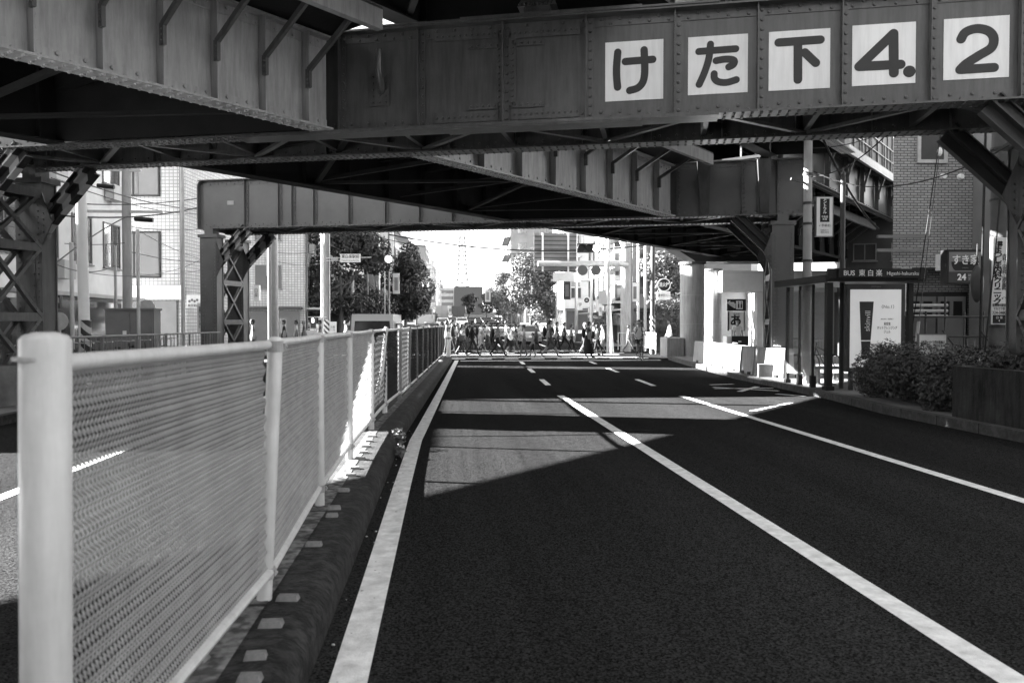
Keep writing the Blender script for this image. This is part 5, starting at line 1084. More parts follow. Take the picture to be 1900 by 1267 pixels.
for side, x0, ys_ in (('left', -8.3, (58, 79, 101, 124, 150, 180, 215)), ('right', 10.6, (70, 92, 116, 142, 172, 206))):
    prev = None
    for k, y in enumerate(ys_):
        x = x0+bend(y)*(.92 if side == 'left' else .98)-(0 if side == 'left' else 1.2); z = gz(y)
        n_ = ['nearest', 'second', 'third', 'fourth', 'fifth', 'sixth', 'farthest'][k if k < len(ys_)-1 else 6]
        t = th('utility_pole', '%s of the utility poles lining the %s side of the avenue beyond the crossing' % (n_, side), 'utility pole', (x, y, z), 0, 'utility poles down the avenue', local=True); H_ = 10.5+(k % 3)*.7
        add(t, 'shaft', M_pole, lambda mb: mb.tube([(0, 0, 0), (0, 0, H_)], [.17, .11], 10), True)
        for zz in (H_-.4, H_-1.1, H_-2.6): add(t, 'cross_arm', M_grey, lambda mb: mb.box((-.9, -.05, zz), (.9, .05, zz+.1)))
        if k % 2 == 0: add(t, 'transformer', M_grey, lambda mb: mb.tube([(.4, -.1, H_-2.2), (.4, -.1, H_-1.2)], .28, 12))
        add(t, 'street_light', M_lgrey, lambda mb: (mb.tube([(0, 0, 6.5), (1.1 if side == 'left' else -1.1, 0, 7.1)], .03, 6), mb.box((.8 if side == 'left' else -1.5, -.1, 7.05), (1.5 if side == 'left' else -.8, .1, 7.2))))
        if prev:
            for j, (dx, dz) in enumerate(((-.8, -.3), (.8, -.3), (.1, -2.5), (.5, -3.0))):
                wire('overhead_wire', '%s wire run from the %s %s side avenue pole toward the crossing' % (['upper left', 'upper right', 'lower', 'lowest'][j], n_, side), (x+dx, y, z+H_+dz), (prev[0]+dx, prev[1], prev[2]+dz), .35, .022, 'wires down the avenue')
        prev = (x, y, z+H_)
for k, (px, py, d, wd, hh, mm) in enumerate(((1145, 520, 57, .5, 2.4, M_signw), (1068, 530, 75, .8, 2.6, M_lgrey), (1150, 556, 56, .7, 1.0, M_grey), (1128, 545, 62, .45, 2.2, M_signw), (1190, 505, 54, .5, 1.8, M_dark), (1178, 560, 50, .4, 1.2, M_signw), (1052, 555, 80, .7, 1.8, M_dark), (905, 560, 170, 1.2, 2.6, M_lgrey), (790, 552, 115, .9, 3, M_signw), (802, 560, 140, 1, 3, M_grey), (735, 545, 70, .6, 1.8, M_lgrey), (745, 520, 90, .8, 2.4, M_signw))):
    p = D(px, py, d); place = ['beside the gantry pole', 'left of the small sign pole', 'low behind the gantry', 'behind the gantry arm', 'by the pale pole', 'near the leaning pole', 'under the small sign', 'at the far right bend', 'above the bus', 'above the parcel truck', 'below the left signal', 'in the left trees'][k]
    t = th('shop_sign', '%s hanging shop sign %s' % ('pale' if mm in (M_signw, M_lgrey) else 'dark', place), 'sign', tuple(p), R(-4), 'small hanging signs down the avenue', local=True)
    add(t, 'panel', mm, lambda mb: mb.box((-wd/2, 0, 0), (wd/2, .15, hh))); add(t, 'frame', M_dark, lambda mb: mb.box((-wd/2-.04, .02, -.04), (wd/2+.04, .13, -.001))); add(t, 'frame', M_dark, lambda mb: mb.box((-wd/2-.04, .02, hh+.001), (wd/2+.04, .13, hh+.04)))
    add(t, 'picture', M_grey if mm != M_grey else M_lgrey, lambda mb: mb.box((-wd*.25, -.01, hh*.15), (wd*.25, -.001, hh*.8)))
# ------------------------------------------------------------------ trees
def tree(label, px, d, h, crown, cz, n, seed, m, size=.16, trunk=.16, shell=.35, group='street trees'):
    p = DZ(px, d, 0); rn = random.Random(seed); t = th('street_tree', label, 'tree', (p.x, p.y, gz(p.y)), 0, group, local=True)
    rx, ry, rz = crown; bl = []
    for k in range(16):
        a = rn.uniform(0, 6.28); q = rn.uniform(.15, .75); zq = rn.uniform(-.75, .8); f = math.sqrt(max(.1, 1-zq*zq))
        s = rn.uniform(.28, .5); bl.append((math.cos(a)*q*rx*f, math.sin(a)*q*ry*f, cz+zq*rz, rx*s, ry*s, rz*s*.8))
    mb = MB(); leaf_cloud(mb, bl, n, size, rn, shell=shell); mb.build('crown', m, t)
    mb = MB(); mb.tube([(0, 0, -.2), (.05, .03, cz*.5), (0, 0, cz)], [trunk, trunk*.75, trunk*.4], 9); mb.build('trunk', M_bark, t, smooth=True)
    for b in bl[:8]: mb = MB(); z0 = cz*rn.uniform(.55, .9); mb.tube([(0, 0, z0), (b[0]*.5, b[1]*.5, (z0+b[2])/2+.1), (b[0], b[1], b[2])], [trunk*.45, trunk*.3, trunk*.1], 6); mb.build('limb', M_bark, t)
    return t
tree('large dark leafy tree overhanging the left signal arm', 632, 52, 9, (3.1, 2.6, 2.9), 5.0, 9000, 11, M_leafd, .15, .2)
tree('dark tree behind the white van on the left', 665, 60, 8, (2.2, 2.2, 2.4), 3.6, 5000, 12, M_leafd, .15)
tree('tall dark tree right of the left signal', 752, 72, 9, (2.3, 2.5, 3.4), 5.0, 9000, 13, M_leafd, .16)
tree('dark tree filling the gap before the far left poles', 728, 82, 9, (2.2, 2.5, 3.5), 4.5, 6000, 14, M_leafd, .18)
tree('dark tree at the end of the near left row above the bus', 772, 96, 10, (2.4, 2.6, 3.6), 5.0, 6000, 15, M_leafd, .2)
for k, (px, d, l) in enumerate(((870, 260, 'small distant tree below the grey office block'), (903, 250, 'small distant tree at the right end of the far road'))):
    tree(l, px, d, 7, (3.2, 3, 3), 4.5, 1800, 20+k, M_leafd, .4, .2)
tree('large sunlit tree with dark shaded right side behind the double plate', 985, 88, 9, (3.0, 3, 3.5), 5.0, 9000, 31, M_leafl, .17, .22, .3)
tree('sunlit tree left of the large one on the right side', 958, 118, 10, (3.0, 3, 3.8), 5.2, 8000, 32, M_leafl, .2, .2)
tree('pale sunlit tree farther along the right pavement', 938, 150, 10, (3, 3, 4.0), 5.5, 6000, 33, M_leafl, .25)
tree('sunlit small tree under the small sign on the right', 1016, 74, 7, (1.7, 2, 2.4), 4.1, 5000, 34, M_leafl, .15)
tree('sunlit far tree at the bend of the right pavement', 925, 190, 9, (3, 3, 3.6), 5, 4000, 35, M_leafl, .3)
tree('bright tree standing behind the hydrant sign on the right', 1235, 50, 7, (2.0, 1.8, 2.0), 4.0, 5000, 36, M_leafl, .12)
t = th('ivy_hedge', 'clipped hedge wall speckled with sun behind the right corner', 'hedge', tuple(DZ(1222, 48, 0)), 0, local=True)
mb = MB(); leaf_cloud(mb, [(-1.2+k*.5, rnd.uniform(-.1, .1), .7+j*.7, .4, .4, .45) for k in range(6) for j in range(4 if k > 1 else 2)], 7000, .07, random.Random(5), shell=.6); mb.build('foliage', M_leafl, t); add(t, 'stem', M_bark, lambda mb: mb.box((-1.2, -.1, 0), (1.3, .1, 1.6)))

# ------------------------------------------------------------------ vehicles
def rbox(mb, a, b, top=(0, 0, 0, 0)):    # box with inset roof: top=(x0,x1,y0,y1) insets
    x0, y0, z0 = a; x1, y1, z1 = b; i = top
    mb.add([(x0,y0,z0),(x1,y0,z0),(x1,y1,z0),(x0,y1,z0),(x0+i[0],y0+i[2],z1),(x1-i[1],y0+i[2],z1),(x1-i[1],y1-i[3],z1),(x0+i[0],y1-i[3],z1)], [(0,3,2,1),(4,5,6,7),(0,1,5,4),(1,2,6,5),(2,3,7,6),(3,0,4,7)])
def car(label, x, y, L, Wd, H, m, kind='car', yaw=0, rear=True, belt=.5):
    """rear of the vehicle at local y=0 facing the camera"""
    t = th({'car': 'parked_car', 'van': 'van', 'truck': 'box_truck', 'bus': 'bus'}[kind] if kind != 'car' else 'car', label, kind, (x, y, gz(y)), yaw, local=True); w2 = Wd/2
    if kind == 'car':
        bz = H*.58
        mb = MB(); rbox(mb, (-w2, 0, .25), (w2, L, bz), (.03, .03, .05, .1)); mb.build('body', m, t, bevel=.06, smooth=True)
        mb = MB(); rbox(mb, (-w2+.04, .25, bz), (w2-.04, L*.72, H), (.16, .16, .35, .6)); mb.build('cabin', m, t, bevel=.05, smooth=True)
        mb = MB(); y0 = .25; mb.add([(-w2+.12, y0+.03, bz+.05), (w2-.12, y0+.03, bz+.05), (w2-.22, y0+.29, H-.08), (-w2+.22, y0+.29, H-.08)], [(0, 1, 2, 3)]); mb.build('rear_window', M_glass, t)
    else:
        mb = MB(); rbox(mb, (-w2, 0, .3), (w2, L, H), (.1, .1, .12, .25) if kind == 'van' else (.02, .02, .02, .02)); mb.build('body', m, t, bevel=.12 if kind == 'van' else .04, smooth=True)
        if kind in ('van', 'bus'): 
            mb = MB(); a, b = H*.60, H*.88; f = .12*(.6)/1.0; iy = .12 if kind == 'van' else .02; ya, yb = (iy*(q-.3)/(H-.3)-.008 for q in (a, b)); mb.add([(-w2+.16, ya, a), (w2-.16, ya, a), (w2-.2, yb, b), (-w2+.2, yb, b)], [(0, 1, 2, 3)])
            mb.build('rear_window', M_glass, t)
            for s in (-1, 1): mb = MB(); mb.box((s*w2*.985-.02, .7, H*.62), (s*w2*.985+.02, L-.6, H*.84)); mb.build('side_window', M_glass, t)
        if kind == 'truck':
            mb = MB(); mb.box((-.01, -.02, .6), (.01, -.001, H-.1)); mb.build('door_seam', M_dark, t); mb = MB(); rbox(mb, (-w2+.1, L+.1, .4), (w2-.1, L+1.8, H*.72), (.05, .05, 0, .3)); mb.build('cab', m, t)
    mb = MB(); mb.box((-w2+.03, -.05, .3), (w2-.03, -.001, .5)); mb.build('bumper', M_grey, t)
    for s in (-1, 1):
        mb = MB(); a, b = sorted((s*(w2-.06), s*(w2-.24))); mb.box((a, -.03, H*.42 if kind != 'car' else .62), (b, -.003, H*.55 if kind != 'car' else .78)); mb.build('tail_light', M_grey, t)
    mb = MB(); mb.box((-.17, -.065, .52), (.17, -.051, .68)); mb.build('number_plate', M_signw, t)
    for s in (-1, 1):
        for yy in (L*.18, L*.8):
            mb = MB(); a, b = sorted((s*(w2-.2), s*(w2+.01))); mb.tube([(a, yy, .31), (b, yy, .31)], .31, 16); wh = mb.build('wheel', M_tyre, t); mb = MB(); mb.tube([(s*(w2+.01), yy, .31), (s*(w2+.018), yy, .31)], .19, 14); mb.build('rim', M_lgrey, wh)
    return t
M_silver = mat('silver_paint', .2, .3, .04, 1, metal=.2, spec=.6); M_carw = mat('car_white', .4, .25, .03, 1, spec=.6); M_card = mat('car_dark', .03, .2, .1, 1, spec=.7); M_vans = mat('van_paint', .8, .25, .04, 1, spec=.6); M_box = mat('truck_box', .25, .5, .05, 1)
p = DZ(690, 26.5, 0); car('silver van seen from behind in the left lanes just beyond the median fence', p.x, p.y, 3.4, 1.55, 1.93, M_vans, 'van', R(-2))
for px, d, L, Wd, H, m, k, l in ((789, 118, 7, 2.3, 3.0, M_silver, 'bus', 'grey bus seen from behind under the dark left trees'), (820, 150, 6, 2.3, 3.3, M_box, 'truck', 'pale box truck with closed rear doors on the avenue'), (851, 140, 7, 2.5, 3.2, M_card, 'truck', 'dark truck right of the pale box truck'),
   (857, 112, 4.2, 1.7, 1.45, M_carw, 'car', 'white car behind the dark truck'), (821, 104, 4.2, 1.7, 1.45, M_carw, 'car', 'white topped car behind the pale box truck'), (803, 132, 4.2, 1.7, 1.9, M_card, 'van', 'dark van between the bus and the pale box truck'),
   (939, 170, 4.2, 1.7, 1.75, M_card, 'van', 'dark minivan alone on the right side of the far road'), (985, 62, 4.4, 1.7, 1.5, M_carw, 'car', 'white car waiting behind walkers near the right trees'), (838, 125, 4.2, 1.7, 1.4, M_silver, 'car', 'silver car between the two trucks')):
    p = DZ(px, d, 0); car(l, p.x, p.y, L, Wd, H, m, k, R(-2))
for px, d, m, l in ((757, 47, M_card, 'dark car in the left lanes right behind the median fence end'), (778, 60, M_carw, 'white car second in the left queue behind the fence'), (800, 76, M_silver, 'grey car third in the left queue behind the fence')):
    p = DZ(px, d, 0); car(l, p.x, p.y, 4.3, 1.7, 1.5, m, 'car', R(-2))
p = DZ(1166, 60, 0); car('dark car parked side on behind the leaning pole on the right', p.x, p.y, 4.0, 1.7, 1.5, M_card, 'car', R(80))
# ------------------------------------------------------------------ people
def limb(mb, pts, rad, n=8): mb.tube(pts, rad, n)
def person(label, x, y, h=1.68, face=90, stride=.3, shirt=M_dark, pants=M_black, skirt=False, shorts=False, arms='swing', phase=1, z=None, hair='short', bag=None, sleeve='short', shoes=M_black, hat=None, sit=False, grp='people on the crossing', lean=0):
    """local +x = walking direction; face = yaw degrees of that direction (0 = towards picture right)"""
    t = th('person', label, 'person', (x, y, gz(y)+.004 if z is None else z), R(face-4), grp, local=True)
    s = h/1.72; P = phase
    hip = (0, 0, .9*s); st = stride*s
    # skeleton for the skin modifier: one continuous body
    J = {}; E = []
    def j(n, p, r): J[n] = (Vector(p)*1.0, r*s)
    cx_ = lean*s
    j('pel', (0, 0, .92*s), .13); j('wa', (cx_*.4, 0, 1.06*s), .115); j('ch', (cx_*.8, 0, 1.29*s), .13); j('nk', (cx_, 0, 1.45*s), .05); j('hd0', (cx_+.012, 0, 1.53*s), .048); j('hd1', (cx_+.022, 0, 1.62*s), .06)
    E += [('pel', 'wa'), ('wa', 'ch'), ('ch', 'nk'), ('nk', 'hd0'), ('hd0', 'hd1')]
    if sit: legs = {1: [(.35, .95-.25), (.1, .42), (.12, .08)], -1: [(.38, .78), (.3, .42), (.24, .1)]}
    for sd_ in (1, -1):
        f = P*sd_
        if sit: k, a, to = [(q[0]*s, q[1]*s) for q in ((.36, .80 if sd_ > 0 else .66), (.16, .5 if sd_ > 0 else .32), (.2, .4 if sd_ > 0 else .2))]
        elif f > 0: k, a, to = (st*.62, .5*s), (st*1.0, .09*s), (st*1.0+.17*s, .05*s)
        else: k, a, to = (-st*.25, .49*s), (-st*1.0, .15*s), (-st*.92+.13*s, .035*s)
        yy = sd_*.095*s; n = 'l' if sd_ > 0 else 'r'
        j(n+'h', (0, yy, .86*s), .095); j(n+'k', (k[0], yy*1.05, k[1]), .062); j(n+'a', (a[0], yy, a[1]), .042); j(n+'t', (to[0], yy*1.15, to[1]), .034)
        E += [('pel', n+'h'), (n+'h', n+'k'), (n+'k', n+'a'), (n+'a', n+'t')]
        ys_ = sd_*.185*s; j(n+'s', (cx_*.9, ys_, 1.375*s), .052)
        if arms == 'phone': e, hd = (cx_+.03*s, 1.12*s), (cx_+.27*s, 1.2*s)
        elif arms == 'bars': e, hd = (cx_+.2*s, 1.16*s), (cx_+.45*s, 1.05*s)
        elif arms == 'down': e, hd = (.0, 1.12*s), (.06*s, .86*s)
        elif arms == 'bag': e, hd = ((-.04*s, 1.13*s), (.14*s, .98*s)) if sd_ > 0 else ((-.02*s, 1.12*s), (.04*s, .86*s))
        else: q = -f*stride*.55; e, hd = (q*.55*s, 1.13*s), ((q+.07)*1.0*s, .9*s)
        yo = sd_*.23*s; j(n+'e', (e[0], yo, e[1]), .04); j(n+'w', (hd[0], yo*(.75 if arms in ('phone',) else 1), hd[1]), .028)
        E += [('ch', n+'s'), (n+'s', n+'e'), (n+'e', n+'w')]
        d = (J[n+'w'][0]-J[n+'e'][0]).normalized(); W_ = J[n+'w'][0]
        j(n+'p', W_+d*.07*s, .03); E.append((n+'w', n+'p'))
        J[n+'W'] = (W_, d)
    names = [k for k in J if k[1:] != 'W']; idx = {k: i for i, k in enumerate(names)}
    me = bpy.data.meshes.new('b'); me.from_pydata([J[k][0] for k in names], [(idx[a], idx[b]) for a, b in E], [])
    o = bpy.data.objects.new('b', me); COL.objects.link(o); md = o.modifiers.new('s', 'SKIN'); sl = me.skin_vertices[0].data
    for k in names: sl[idx[k]].radius = (J[k][1], J[k][1]); sl[idx[k]].use_root = (k == 'pel')
    for k, m_ in (('pel', 1.25), ('wa', 1.2), ('ch', 1.25)): sl[idx[k]].radius = (J[k][1]*.92, J[k][1]*m_*1.08)
    o.modifiers.new('u', 'SUBSURF').levels = 1
    bpy.context.view_layer.update(); bm = bpy.data.meshes.new_from_object(o.evaluated_get(bpy.context.evaluated_depsgraph_get())); bpy.data.objects.remove(o)
    mb = MB(); mb.v = [tuple(v.co) for v in bm.vertices]; mb.f = [tuple(p.vertices) for p in bm.polygons]
    ms = [M_skin, shirt, pants, shoes]
    segs = [(J[a][0], J[b][0], a, b) for a, b in E]
    for p in bm.polygons:
        c = p.center; best = None; bd = 9
        for a, b, na, nb_ in segs:
            ab = b-a; tt = max(0, min(1, (c-a).dot(ab)/ab.length_squared)); dd = (c-(a+ab*tt)).length
            if dd < bd: bd = dd; best = (na, nb_, tt)
        a, b, tt = best
        if b in ('hd0', 'hd1') or (b == 'nk' and tt > .7): mi = 0
        elif b in ('wa', 'ch', 'nk', 'ls', 'rs'): mi = 1
        elif b in ('le', 're'): mi = 1 if sleeve == 'long' or tt < .6 else 0
        elif b in ('lw', 'rw'): mi = 1 if sleeve == 'long' else 0
        elif b in ('lp', 'rp'): mi = 0
        elif b in ('lt', 'rt'): mi = 3
        elif b in ('la', 'ra'): mi = 0 if (skirt or shorts) and tt < .85 else (3 if tt > .9 else 2)
        elif b in ('lk', 'rk'): mi = 0 if skirt and tt > .8 else 2
        else: mi = 2 if c.z < .98*s else 1
        mb.m.append(mi)
    # nose, ears, fingers, eyes belong to the body mesh
    H0 = J['hd1'][0]; mb.mi = 0
    mb.ell((H0.x, 0, H0.z+.0*s), (.096*s, .076*s, .118*s), 14, 10); mb.ell((H0.x+.035*s, 0, H0.z-.065*s), (.055*s, .05*s, .052*s), 10, 8)
    mb.ell((H0.x+.1*s, 0, H0.z-.028*s), (.018*s, .014*s, .022*s), 6, 4)
    for sd_ in (1, -1): mb.ell((H0.x-.005*s, sd_*.08*s, H0.z-.02*s), (.018*s, .01*s, .028*s), 6, 4)
    for n, sd_ in (('l', 1), ('r', -1)):
        W_, d = J[n+'W']; base = W_+d*.085*s; side = d.cross(Vector((0, 1, 0))).normalized(); bend_ = Vector((0, -sd_, 0))
        for q in range(4):
            b0 = base+side*(q-1.5)*.017*s; L_ = (.07, .08, .075, .06)[q]*s
            mb.tube([b0, b0+d*L_*.5, b0+d*L_*.85+bend_*.018*s], [.0085*s, .0078*s, .006*s], 5)
        b0 = W_+d*.035*s+side*.025*s; mb.tube([b0, b0+side*.03*s+d*.03*s, b0+side*.035*s+d*.06*s], [.011*s, .009*s, .007*s], 5)
    mb.mi = 3
    body = mb.build('body', ms, t, smooth=False)
    for p in body.data.polygons: p.use_smooth = True
    for sd_ in (1, -1):
        mb = MB(); mb.ell((H0.x+.085*s, sd_*.03*s, H0.z+.004*s), (.008*s, .013*s, .008*s), 6, 4); mb.build('eye', M_hair, t)
    mb = MB(); mb.box((H0.x+.075*s, -.022*s, H0.z-.075*s), (H0.x+.091*s, .022*s, H0.z-.068*s)); mb.build('mouth', M_grey, t)
    mb = MB(); mb.ell((H0.x-.012*s, 0, H0.z+.055*s), (.1*s, .086*s, .078*s), 14, 8); mb.ell((H0.x-.04*s, 0, H0.z+.0*s), (.07*s, .084*s, .1*s), 12, 8)
    if hair == 'long': mb.ell((H0.x-.06*s, 0, H0.z-.12*s), (.06*s, .09*s, .16*s), 10, 8)
    mb.build('hair', M_hair if hat is None else hat, t, smooth=True)
    if hat is not None: add(t, 'hat_brim', hat, lambda mb: mb.tube([(H0.x+.02, 0, H0.z+.05*s), (H0.x+.02, 0, H0.z+.062*s)], .125*s, 16))
    if skirt: add(t, 'skirt', pants, lambda mb: mb.tube([(0, 0, 1.02*s), (0, 0, .85*s), (.02*s, 0, (.42 if skirt == 1 else .2)*s)], [.135*s, .18*s, .27*s], 16), True)
    if shorts: pass
    # loose shirt hem
    add(t, 'shirt_hem', shirt, lambda mb: mb.tube([(cx_*.3, 0, 1.1*s), (0, 0, .98*s), (0, 0, .88*s)], [.125*s, .14*s, .142*s], 14, False), True)
    if bag is not None:
        bm_, kind = bag; M = Matrix.Translation(t.location) @ Matrix.Rotation(R(face-4), 4, 'Z')
        tb = th('backpack' if kind == 'back' else 'shoulder_bag', ' '.join(('%s worn by the %s' % ('dark backpack' if kind == 'back' else 'pale cloth bag', label)).split()[:15]), 'backpack' if kind == 'back' else 'bag', tuple(t.location), R(face-4), local=True)
        if kind == 'back': add(tb, 'pack', bm_, lambda mb: mb.ell((-.24*s+cx_*.7, 0, 1.19*s), (.1*s, .15*s, .24*s), 12, 9), True); [add(tb, 'strap', bm_, lambda mb: mb.tube([(-.14*s+cx_*.8, q*.1*s, 1.38*s), (cx_+.02, q*.11*s, 1.46*s), (.13*s+cx_*.8, q*.1*s, 1.3*s), (.02*s, q*.17*s, 1.06*s)], .016*s, 6)) for q in (-1, 1)]
        else: add(tb, 'pouch', bm_, lambda mb: mb.ell((.02, -.22*s, .98*s), (.17*s, .06*s, .2*s), 12, 8), True); add(tb, 'strap', bm_, lambda mb: mb.tube([(-.08, -.22*s, 1.12*s), (0, -.13*s, 1.45*s), (.1, -.22*s, 1.12*s)], .014*s, 6))
    return t
M_w = mat('cloth_white', .55, .8, .12, 8); M_g = mat('cloth_grey', .09, .85, .2, 8); M_lg = mat('cloth_light', .26, .85, .15, 8); M_b = mat('cloth_black', .007, .8, .2); M_j = mat('denim', .05, .85, .15); M_pat = mat('cloth_pattern', .16, .85, .95, 14)
PL = [ # px, foot y, head y, facing (0 right, 180 left), stride, kw, label
 (829, 660, 596, 0, .12, dict(shirt=M_dark, arms='down'), 'person in dark clothes standing at the left end of the crossing by the bollard'),
 (839, 659, 594, 5, .18, dict(shirt=M_b, sleeve='long'), 'person in a black long sleeved top beside the woman in white'),
 (848, 655, 600, 0, .2, dict(shirt=M_w, pants=M_b, bag=(M_b, 'back')), 'person in a white vest half hidden behind the woman in white'),
 (856, 660, 602, 0, .3, dict(shirt=M_w, sleeve='long', hair='long', arms='phone', bag=(M_g, 'side')), 'woman with long dark hair in a loose white top near the left kerb'),
 (876, 662, 596, 0, .34, dict(shirt=M_b, sleeve='long', bag=(M_b, 'back'), shoes=M_grey), 'man in a black jacket with a large black backpack striding right'),
 (893, 654, 597, 0, .24, dict(shirt=M_w, pants=M_lg, shoes=M_w, bag=(M_b, 'back')), 'man in a white shirt and pale striped trousers, nearer of the two in white'),
 (904, 654, 596, 0, .26, dict(shirt=M_w, pants=M_j, arms='phone', shoes=M_w), 'man in a white tee and grey jeans looking at his phone'),
 (923, 662, 599, 0, .38, dict(shirt=M_g, pants=M_b, arms='phone', bag=(M_b, 'back')), 'man in a grey checked shirt and black trousers with a black backpack, mid stride'),
 (939, 655, 596, 0, .2, dict(shirt=M_lg, sleeve='long', pants=M_g), 'tall person in a pale long sleeved top beside the woman in a skirt'),
 (947, 655, 603, 0, .28, dict(shirt=M_w, skirt=1, pants=M_b, bag=(M_w, 'side'), shoes=M_w), 'woman in a long black skirt carrying a white tote bag'),
 (972, 663, 603, 185, .16, dict(shirt=M_lg, pants=M_g, hat=M_b, arms='phone'), 'person in a black cap facing left at the middle of the crossing'),
 (989, 663, 618, 180, .2, dict(shirt=M_pat, pants=M_b, shorts=True), 'child in a patterned top and black shorts in the middle'),
 (995, 654, 600, 185, .34, dict(shirt=M_dark, sleeve='long'), 'person in a dark top walking left behind the child'),
 (1020, 664, 594, 0, .38, dict(shirt=M_g, pants=M_j, shorts=True, bag=(M_b, 'back'), shoes=M_g), 'tall man in a grey tee and long shorts with a black backpack, mid stride'),
 (1033, 654, 598, 0, .22, dict(shirt=M_b, pants=M_b, shoes=M_w, bag=(M_b, 'back')), 'person in a black tee with pale shoes behind the tall man'),
 (1047, 654, 599, 0, .44, dict(shirt=M_b, pants=M_b, shoes=M_w), 'man in black with the widest stride and white shoes'),
 (1085, 658, 600, 0, .3, dict(shirt=M_b, hat=M_w, shorts=True), 'person in a white cap mostly hidden behind the woman in a long black dress'),
 (1092, 665, 597, 5, .12, dict(shirt=M_b, skirt=2, pants=M_b, arms='down', bag=(M_b, 'back')), 'woman in a long black dress with a dark backpack on the right half'),
 (1102, 661, 599, 0, .2, dict(shirt=M_lg, pants=M_b), 'person in a light shirt between the black dress and the dark jacket'),
 (1108, 663, 603, 5, .3, dict(shirt=M_w, pants=M_b, sleeve='long', bag=(M_b, 'back')), 'person in a white shirt carrying a black pack, last of the right group'),
 (1166, 655, 604, 8, .34, dict(shirt=M_g, pants=M_g), 'boy in grey stepping up to the pavement left of the cyclist'),
 (1242, 655, 593, 180, .12, dict(shirt=M_w, sleeve='long', arms='swing', bag=None), 'man in a white shirt and dark vest walking behind the lone concrete block'),
 (865, 654, 599, 0, .22, dict(shirt=M_g, pants=M_j), 'person in grey half hidden between the woman in white and the black jacket'),
 (913, 653, 600, 0, .24, dict(shirt=M_dark, pants=M_b, bag=(M_b, 'back')), 'person in dark clothes behind the phone user in grey jeans'),
 (957, 652, 602, 180, .22, dict(shirt=M_b, pants=M_g), 'person in black walking left beyond the white tote bag'),
 (1060, 653, 602, 0, .2, dict(shirt=M_g, pants=M_b, arms='phone'), 'person in grey holding a phone right of the widest stride'),
 (1118, 655, 603, 185, .18, dict(shirt=M_lg, pants=M_g), 'person in pale clothes walking left of the leaning pole'),
 (812, 650, 602, 10, .1, dict(shirt=M_lg, arms='down'), 'person in a pale tee waiting behind the far end of the median fence'),
 (821, 655, 598, 175, .1, dict(shirt=M_g, arms='down', bag=(M_g, 'back')), 'person with a grey backpack standing behind the white bollard'),
]
for px, fy, hy, face, st, kw, l in PL:
    d = FPX*CAMZ/(fy-601); h = min(1.82, (fy-hy)*d/FPX); p = G(px, fy, 0); person(l, p.x, p.y, h=h, face=face, stride=st, phase=rnd.choice((1, -1)), **kw)
p = DZ(1242, 44, 0); t = single(MB().tube([(p.x, p.y, 1.02), (p.x, p.y, 1.42)], [.17, .19], 12), 'vest', M_b, 'black open vest worn by the man behind the lone concrete block', 'vest', loc=(p.x, p.y, 1.0)); bpy.data.objects.remove(t)
p = DZ(1368, 34.2, 0); person('man in a white shirt and dark cap standing behind the black cabinet', p.x, p.y, 1.66, face=-90, stride=.05, shirt=M_w, hat=M_b, arms='down', grp='people on the pavements', z=.15)
for px, d, hy, l, kw in ((527, 36, 605, 'person in black on the left pavement before the white shop fascia', dict(shirt=M_b)), (550, 40, 603, 'person in a white shirt by the shop entrance under the tree', dict(shirt=M_w)), (564, 40, 604, 'person in a pale hat by the shop entrance', dict(shirt=M_g, hat=M_lg)), (642, 44, 604, 'person in white with a raised face left of the silver van', dict(shirt=M_w)), (469, 32, 602, 'person in dark clothes right of the far left portal column', dict(shirt=M_dark)), (594, 40, 608, 'dark haired person at the foot of the striped utility pole', dict(shirt=M_dark))):
    p = DZ(px, d, 0); person(l, p.x, p.y, 1.62, face=200, stride=.1, arms='down', grp='people on the pavements', z=.15, **kw)
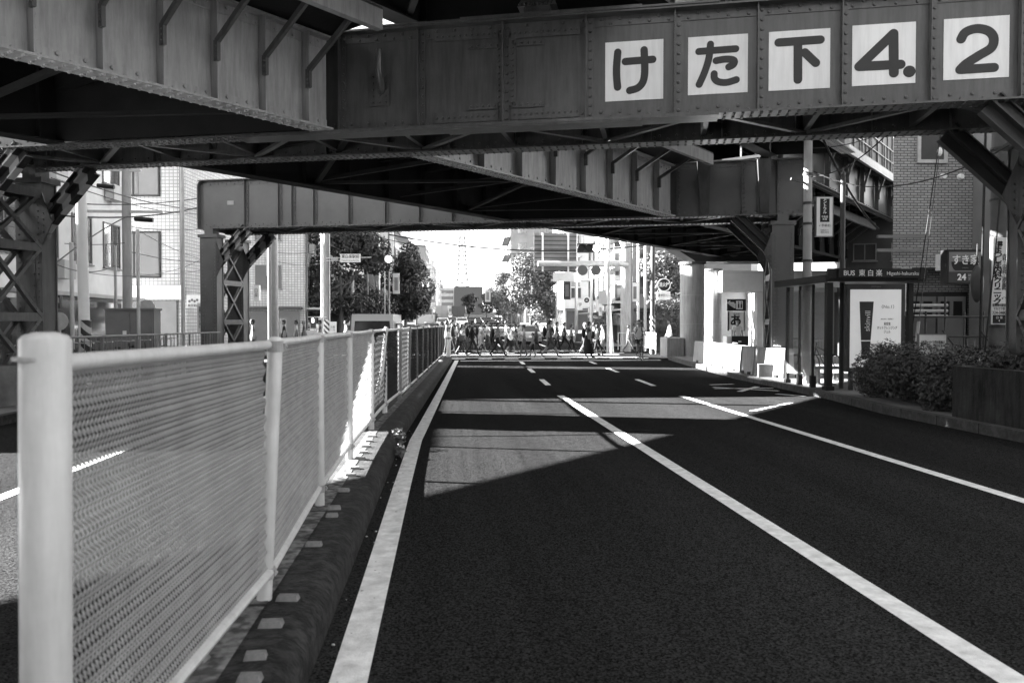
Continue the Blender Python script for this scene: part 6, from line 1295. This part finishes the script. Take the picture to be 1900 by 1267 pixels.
# bicycles
def bicycle(label, x, y, yaw, z=0.0, basket=True, grp=None, lean=0):
    t = th('bicycle', label, 'bicycle', (x, y, z), yaw, grp, local=True); M = M_dark
    for xx in (-.52, .52):
        mb = MB(); n = 24; P = [(xx+.32*math.cos(a), 0, .33+.32*math.sin(a)) for a in [2*math.pi*k/n for k in range(n+1)]]; mb.tube(P, .017, 6, False)
        wh = mb.build('wheel', M_tyre, t); mb = MB()
        for k in range(10): a = k*math.pi/5; mb.tube([(xx, .02*(-1)**k, .33), (xx+.31*math.cos(a), 0, .33+.31*math.sin(a))], .003, 4)
        mb.tube([(xx, -.04, .33), (xx, .04, .33)], .025, 8); mb.build('spokes', M_galv, wh)
    add(t, 'frame', M, lambda mb: [mb.tube([a, b], .016, 7) for a, b in (((-.52, 0, .33), (-.1, 0, .3)), ((-.1, 0, .3), (-.2, 0, .8)), ((-.52, 0, .33), (-.18, 0, .72)), ((-.1, 0, .3), (.36, 0, .78)), ((-.19, 0, .7), (.35, 0, .85)), ((.36, 0, .95), (.52, 0, .33)))])
    add(t, 'saddle', M_black, lambda mb: mb.ell((-.22, 0, .85), (.13, .07, .04), 10, 6), True)
    add(t, 'handlebar', M_galv, lambda mb: mb.tube([(.2, -.26, 1.0), (.3, -.22, 1.02), (.36, 0, 1.0), (.3, .22, 1.02), (.2, .26, 1.0)], .012, 6))
    add(t, 'pedals', M_black, lambda mb: (mb.box((-.16, .08, .13), (-.06, .17, .16)), mb.box((-.14, -.17, .44), (-.04, -.08, .47)), mb.tube([(-.1, .06, .3), (-.1, .06, .15)], .01, 5), mb.tube([(-.1, -.06, .3), (-.1, -.06, .45)], .01, 5)))
    if basket: add(t, 'basket', M_grey, lambda mb: [mb.tube([(.42+a*.26, -.17+b*.34, .8+c*.24) for a, b, c in q], .006, 4) for q in (((0,0,0),(1,0,0),(1,1,0),(0,1,0),(0,0,0)), ((0,0,1),(1,0,1),(1,1,1),(0,1,1),(0,0,1)), ((0,0,0),(0,0,1)), ((1,0,0),(1,0,1)), ((1,1,0),(1,1,1)), ((0,1,0),(0,1,1)), ((.5,0,0),(.5,0,1)), ((1,.5,0),(1,.5,1)), ((.5,1,0),(.5,1,1)))])
    return t
p = G(1187, 668, 0); bicycle('bicycle ridden straight toward the camera by the white shirted cyclist', p.x, p.y, R(-95), .004, basket=False)
person('cyclist in a white tee with backpack straps riding toward the camera', p.x, p.y+.22, 1.72, face=-91, stride=.2, shirt=M_w, pants=M_b, shorts=True, arms='bars', sit=True, bag=(M_b, 'back'), grp='people on the crossing', z=.04, lean=.1)
for k, (x, y, a, l) in enumerate(((9.6, 20.6, 80, 'parked bicycle behind the last concrete barrier block'), (9.9, 20.2, 95, 'second parked bicycle closest to the shelter glass'), (9.9, 21.6, 70, 'parked bicycle near the foot of the right portal column'))): bicycle(l, x, y, R(a), .15, grp='bicycles parked by the far right portal column')
for k in range(7): bicycle('parked bicycle number %s in the row behind the left railing' % ['one, nearest', 'two', 'three', 'four', 'five', 'six', 'seven, farthest'][k], -8.3-.1*(k % 2), 16.2+k*1.25, R(80+rnd.uniform(-8, 8)), .15, grp='bicycles behind the left railing')
# white bollard and bent sign at the end of the median
p = fence_path(34.2); t = th('bollard', 'white round bollard at the far end of the median', 'bollard', (p.x+.25, 34.2, .2), local=True); add(t, 'post', M_white, lambda mb: mb.lathe((0, 0, 0), [(.09, 0), (.09, .95), (.07, 1.02), (.02, 1.05)], 14), True); add(t, 'band', M_grey, lambda mb: mb.tube([(0, 0, .75), (0, 0, .82)], .093, 14))
for q, (px, fy) in enumerate(((879, 634), (892, 632))):
    p = DZ(px, 52, 0); t = th('crossing_board', ['pale upright board behind the man in the black jacket', 'second pale upright board right of the first'][q], 'board', tuple(p), R(-4), local=True); add(t, 'panel', M_lgrey, lambda mb: mb.box((-.18, 0, .3), (.18, .05, 1.25))); add(t, 'leg', M_grey, lambda mb: mb.box((-.03, .05, 0), (.03, .09, .8)))
# weeds on the kerb
for x, y, s, l in ((-.62, 10.2, 1.0, 'small weed tuft growing from the kerb joint by the leaning post'), (-.55, 9.5, .6, 'tiny weed tuft at the kerb foot')):
    rn = random.Random(int(y*10)); t = th('weed', l, 'weed', (x, y, .02), local=True); mb = MB(); leaf_cloud(mb, [(0, 0, .13*s, .1*s, .16*s, .13*s)], 160, .03, rn, shell=.2); mb.build('leaves', M_leafl, t); add(t, 'stem', M_bark, lambda mb: mb.tube([(0, 0, 0), (0, 0, .15*s)], .006, 5))
# litter on the asphalt
mb = MB(); rn = random.Random(3)
for k in range(60):
    y = rn.uniform(1.5, 12); x = -.52+rn.gauss(0, .05); s = rn.uniform(.004, .012); mb.ell((x, y, s*.4), (s, s, s*.5), 5, 3)
o = mb.build('grit', M_lgrey); tag(o, 'fine pale grit scattered beside the median kerb', 'grit', kind='stuff')
for a, b in WINC.values():
    if a.parent is None: bpy.data.objects.remove(b); bpy.data.objects.remove(a)
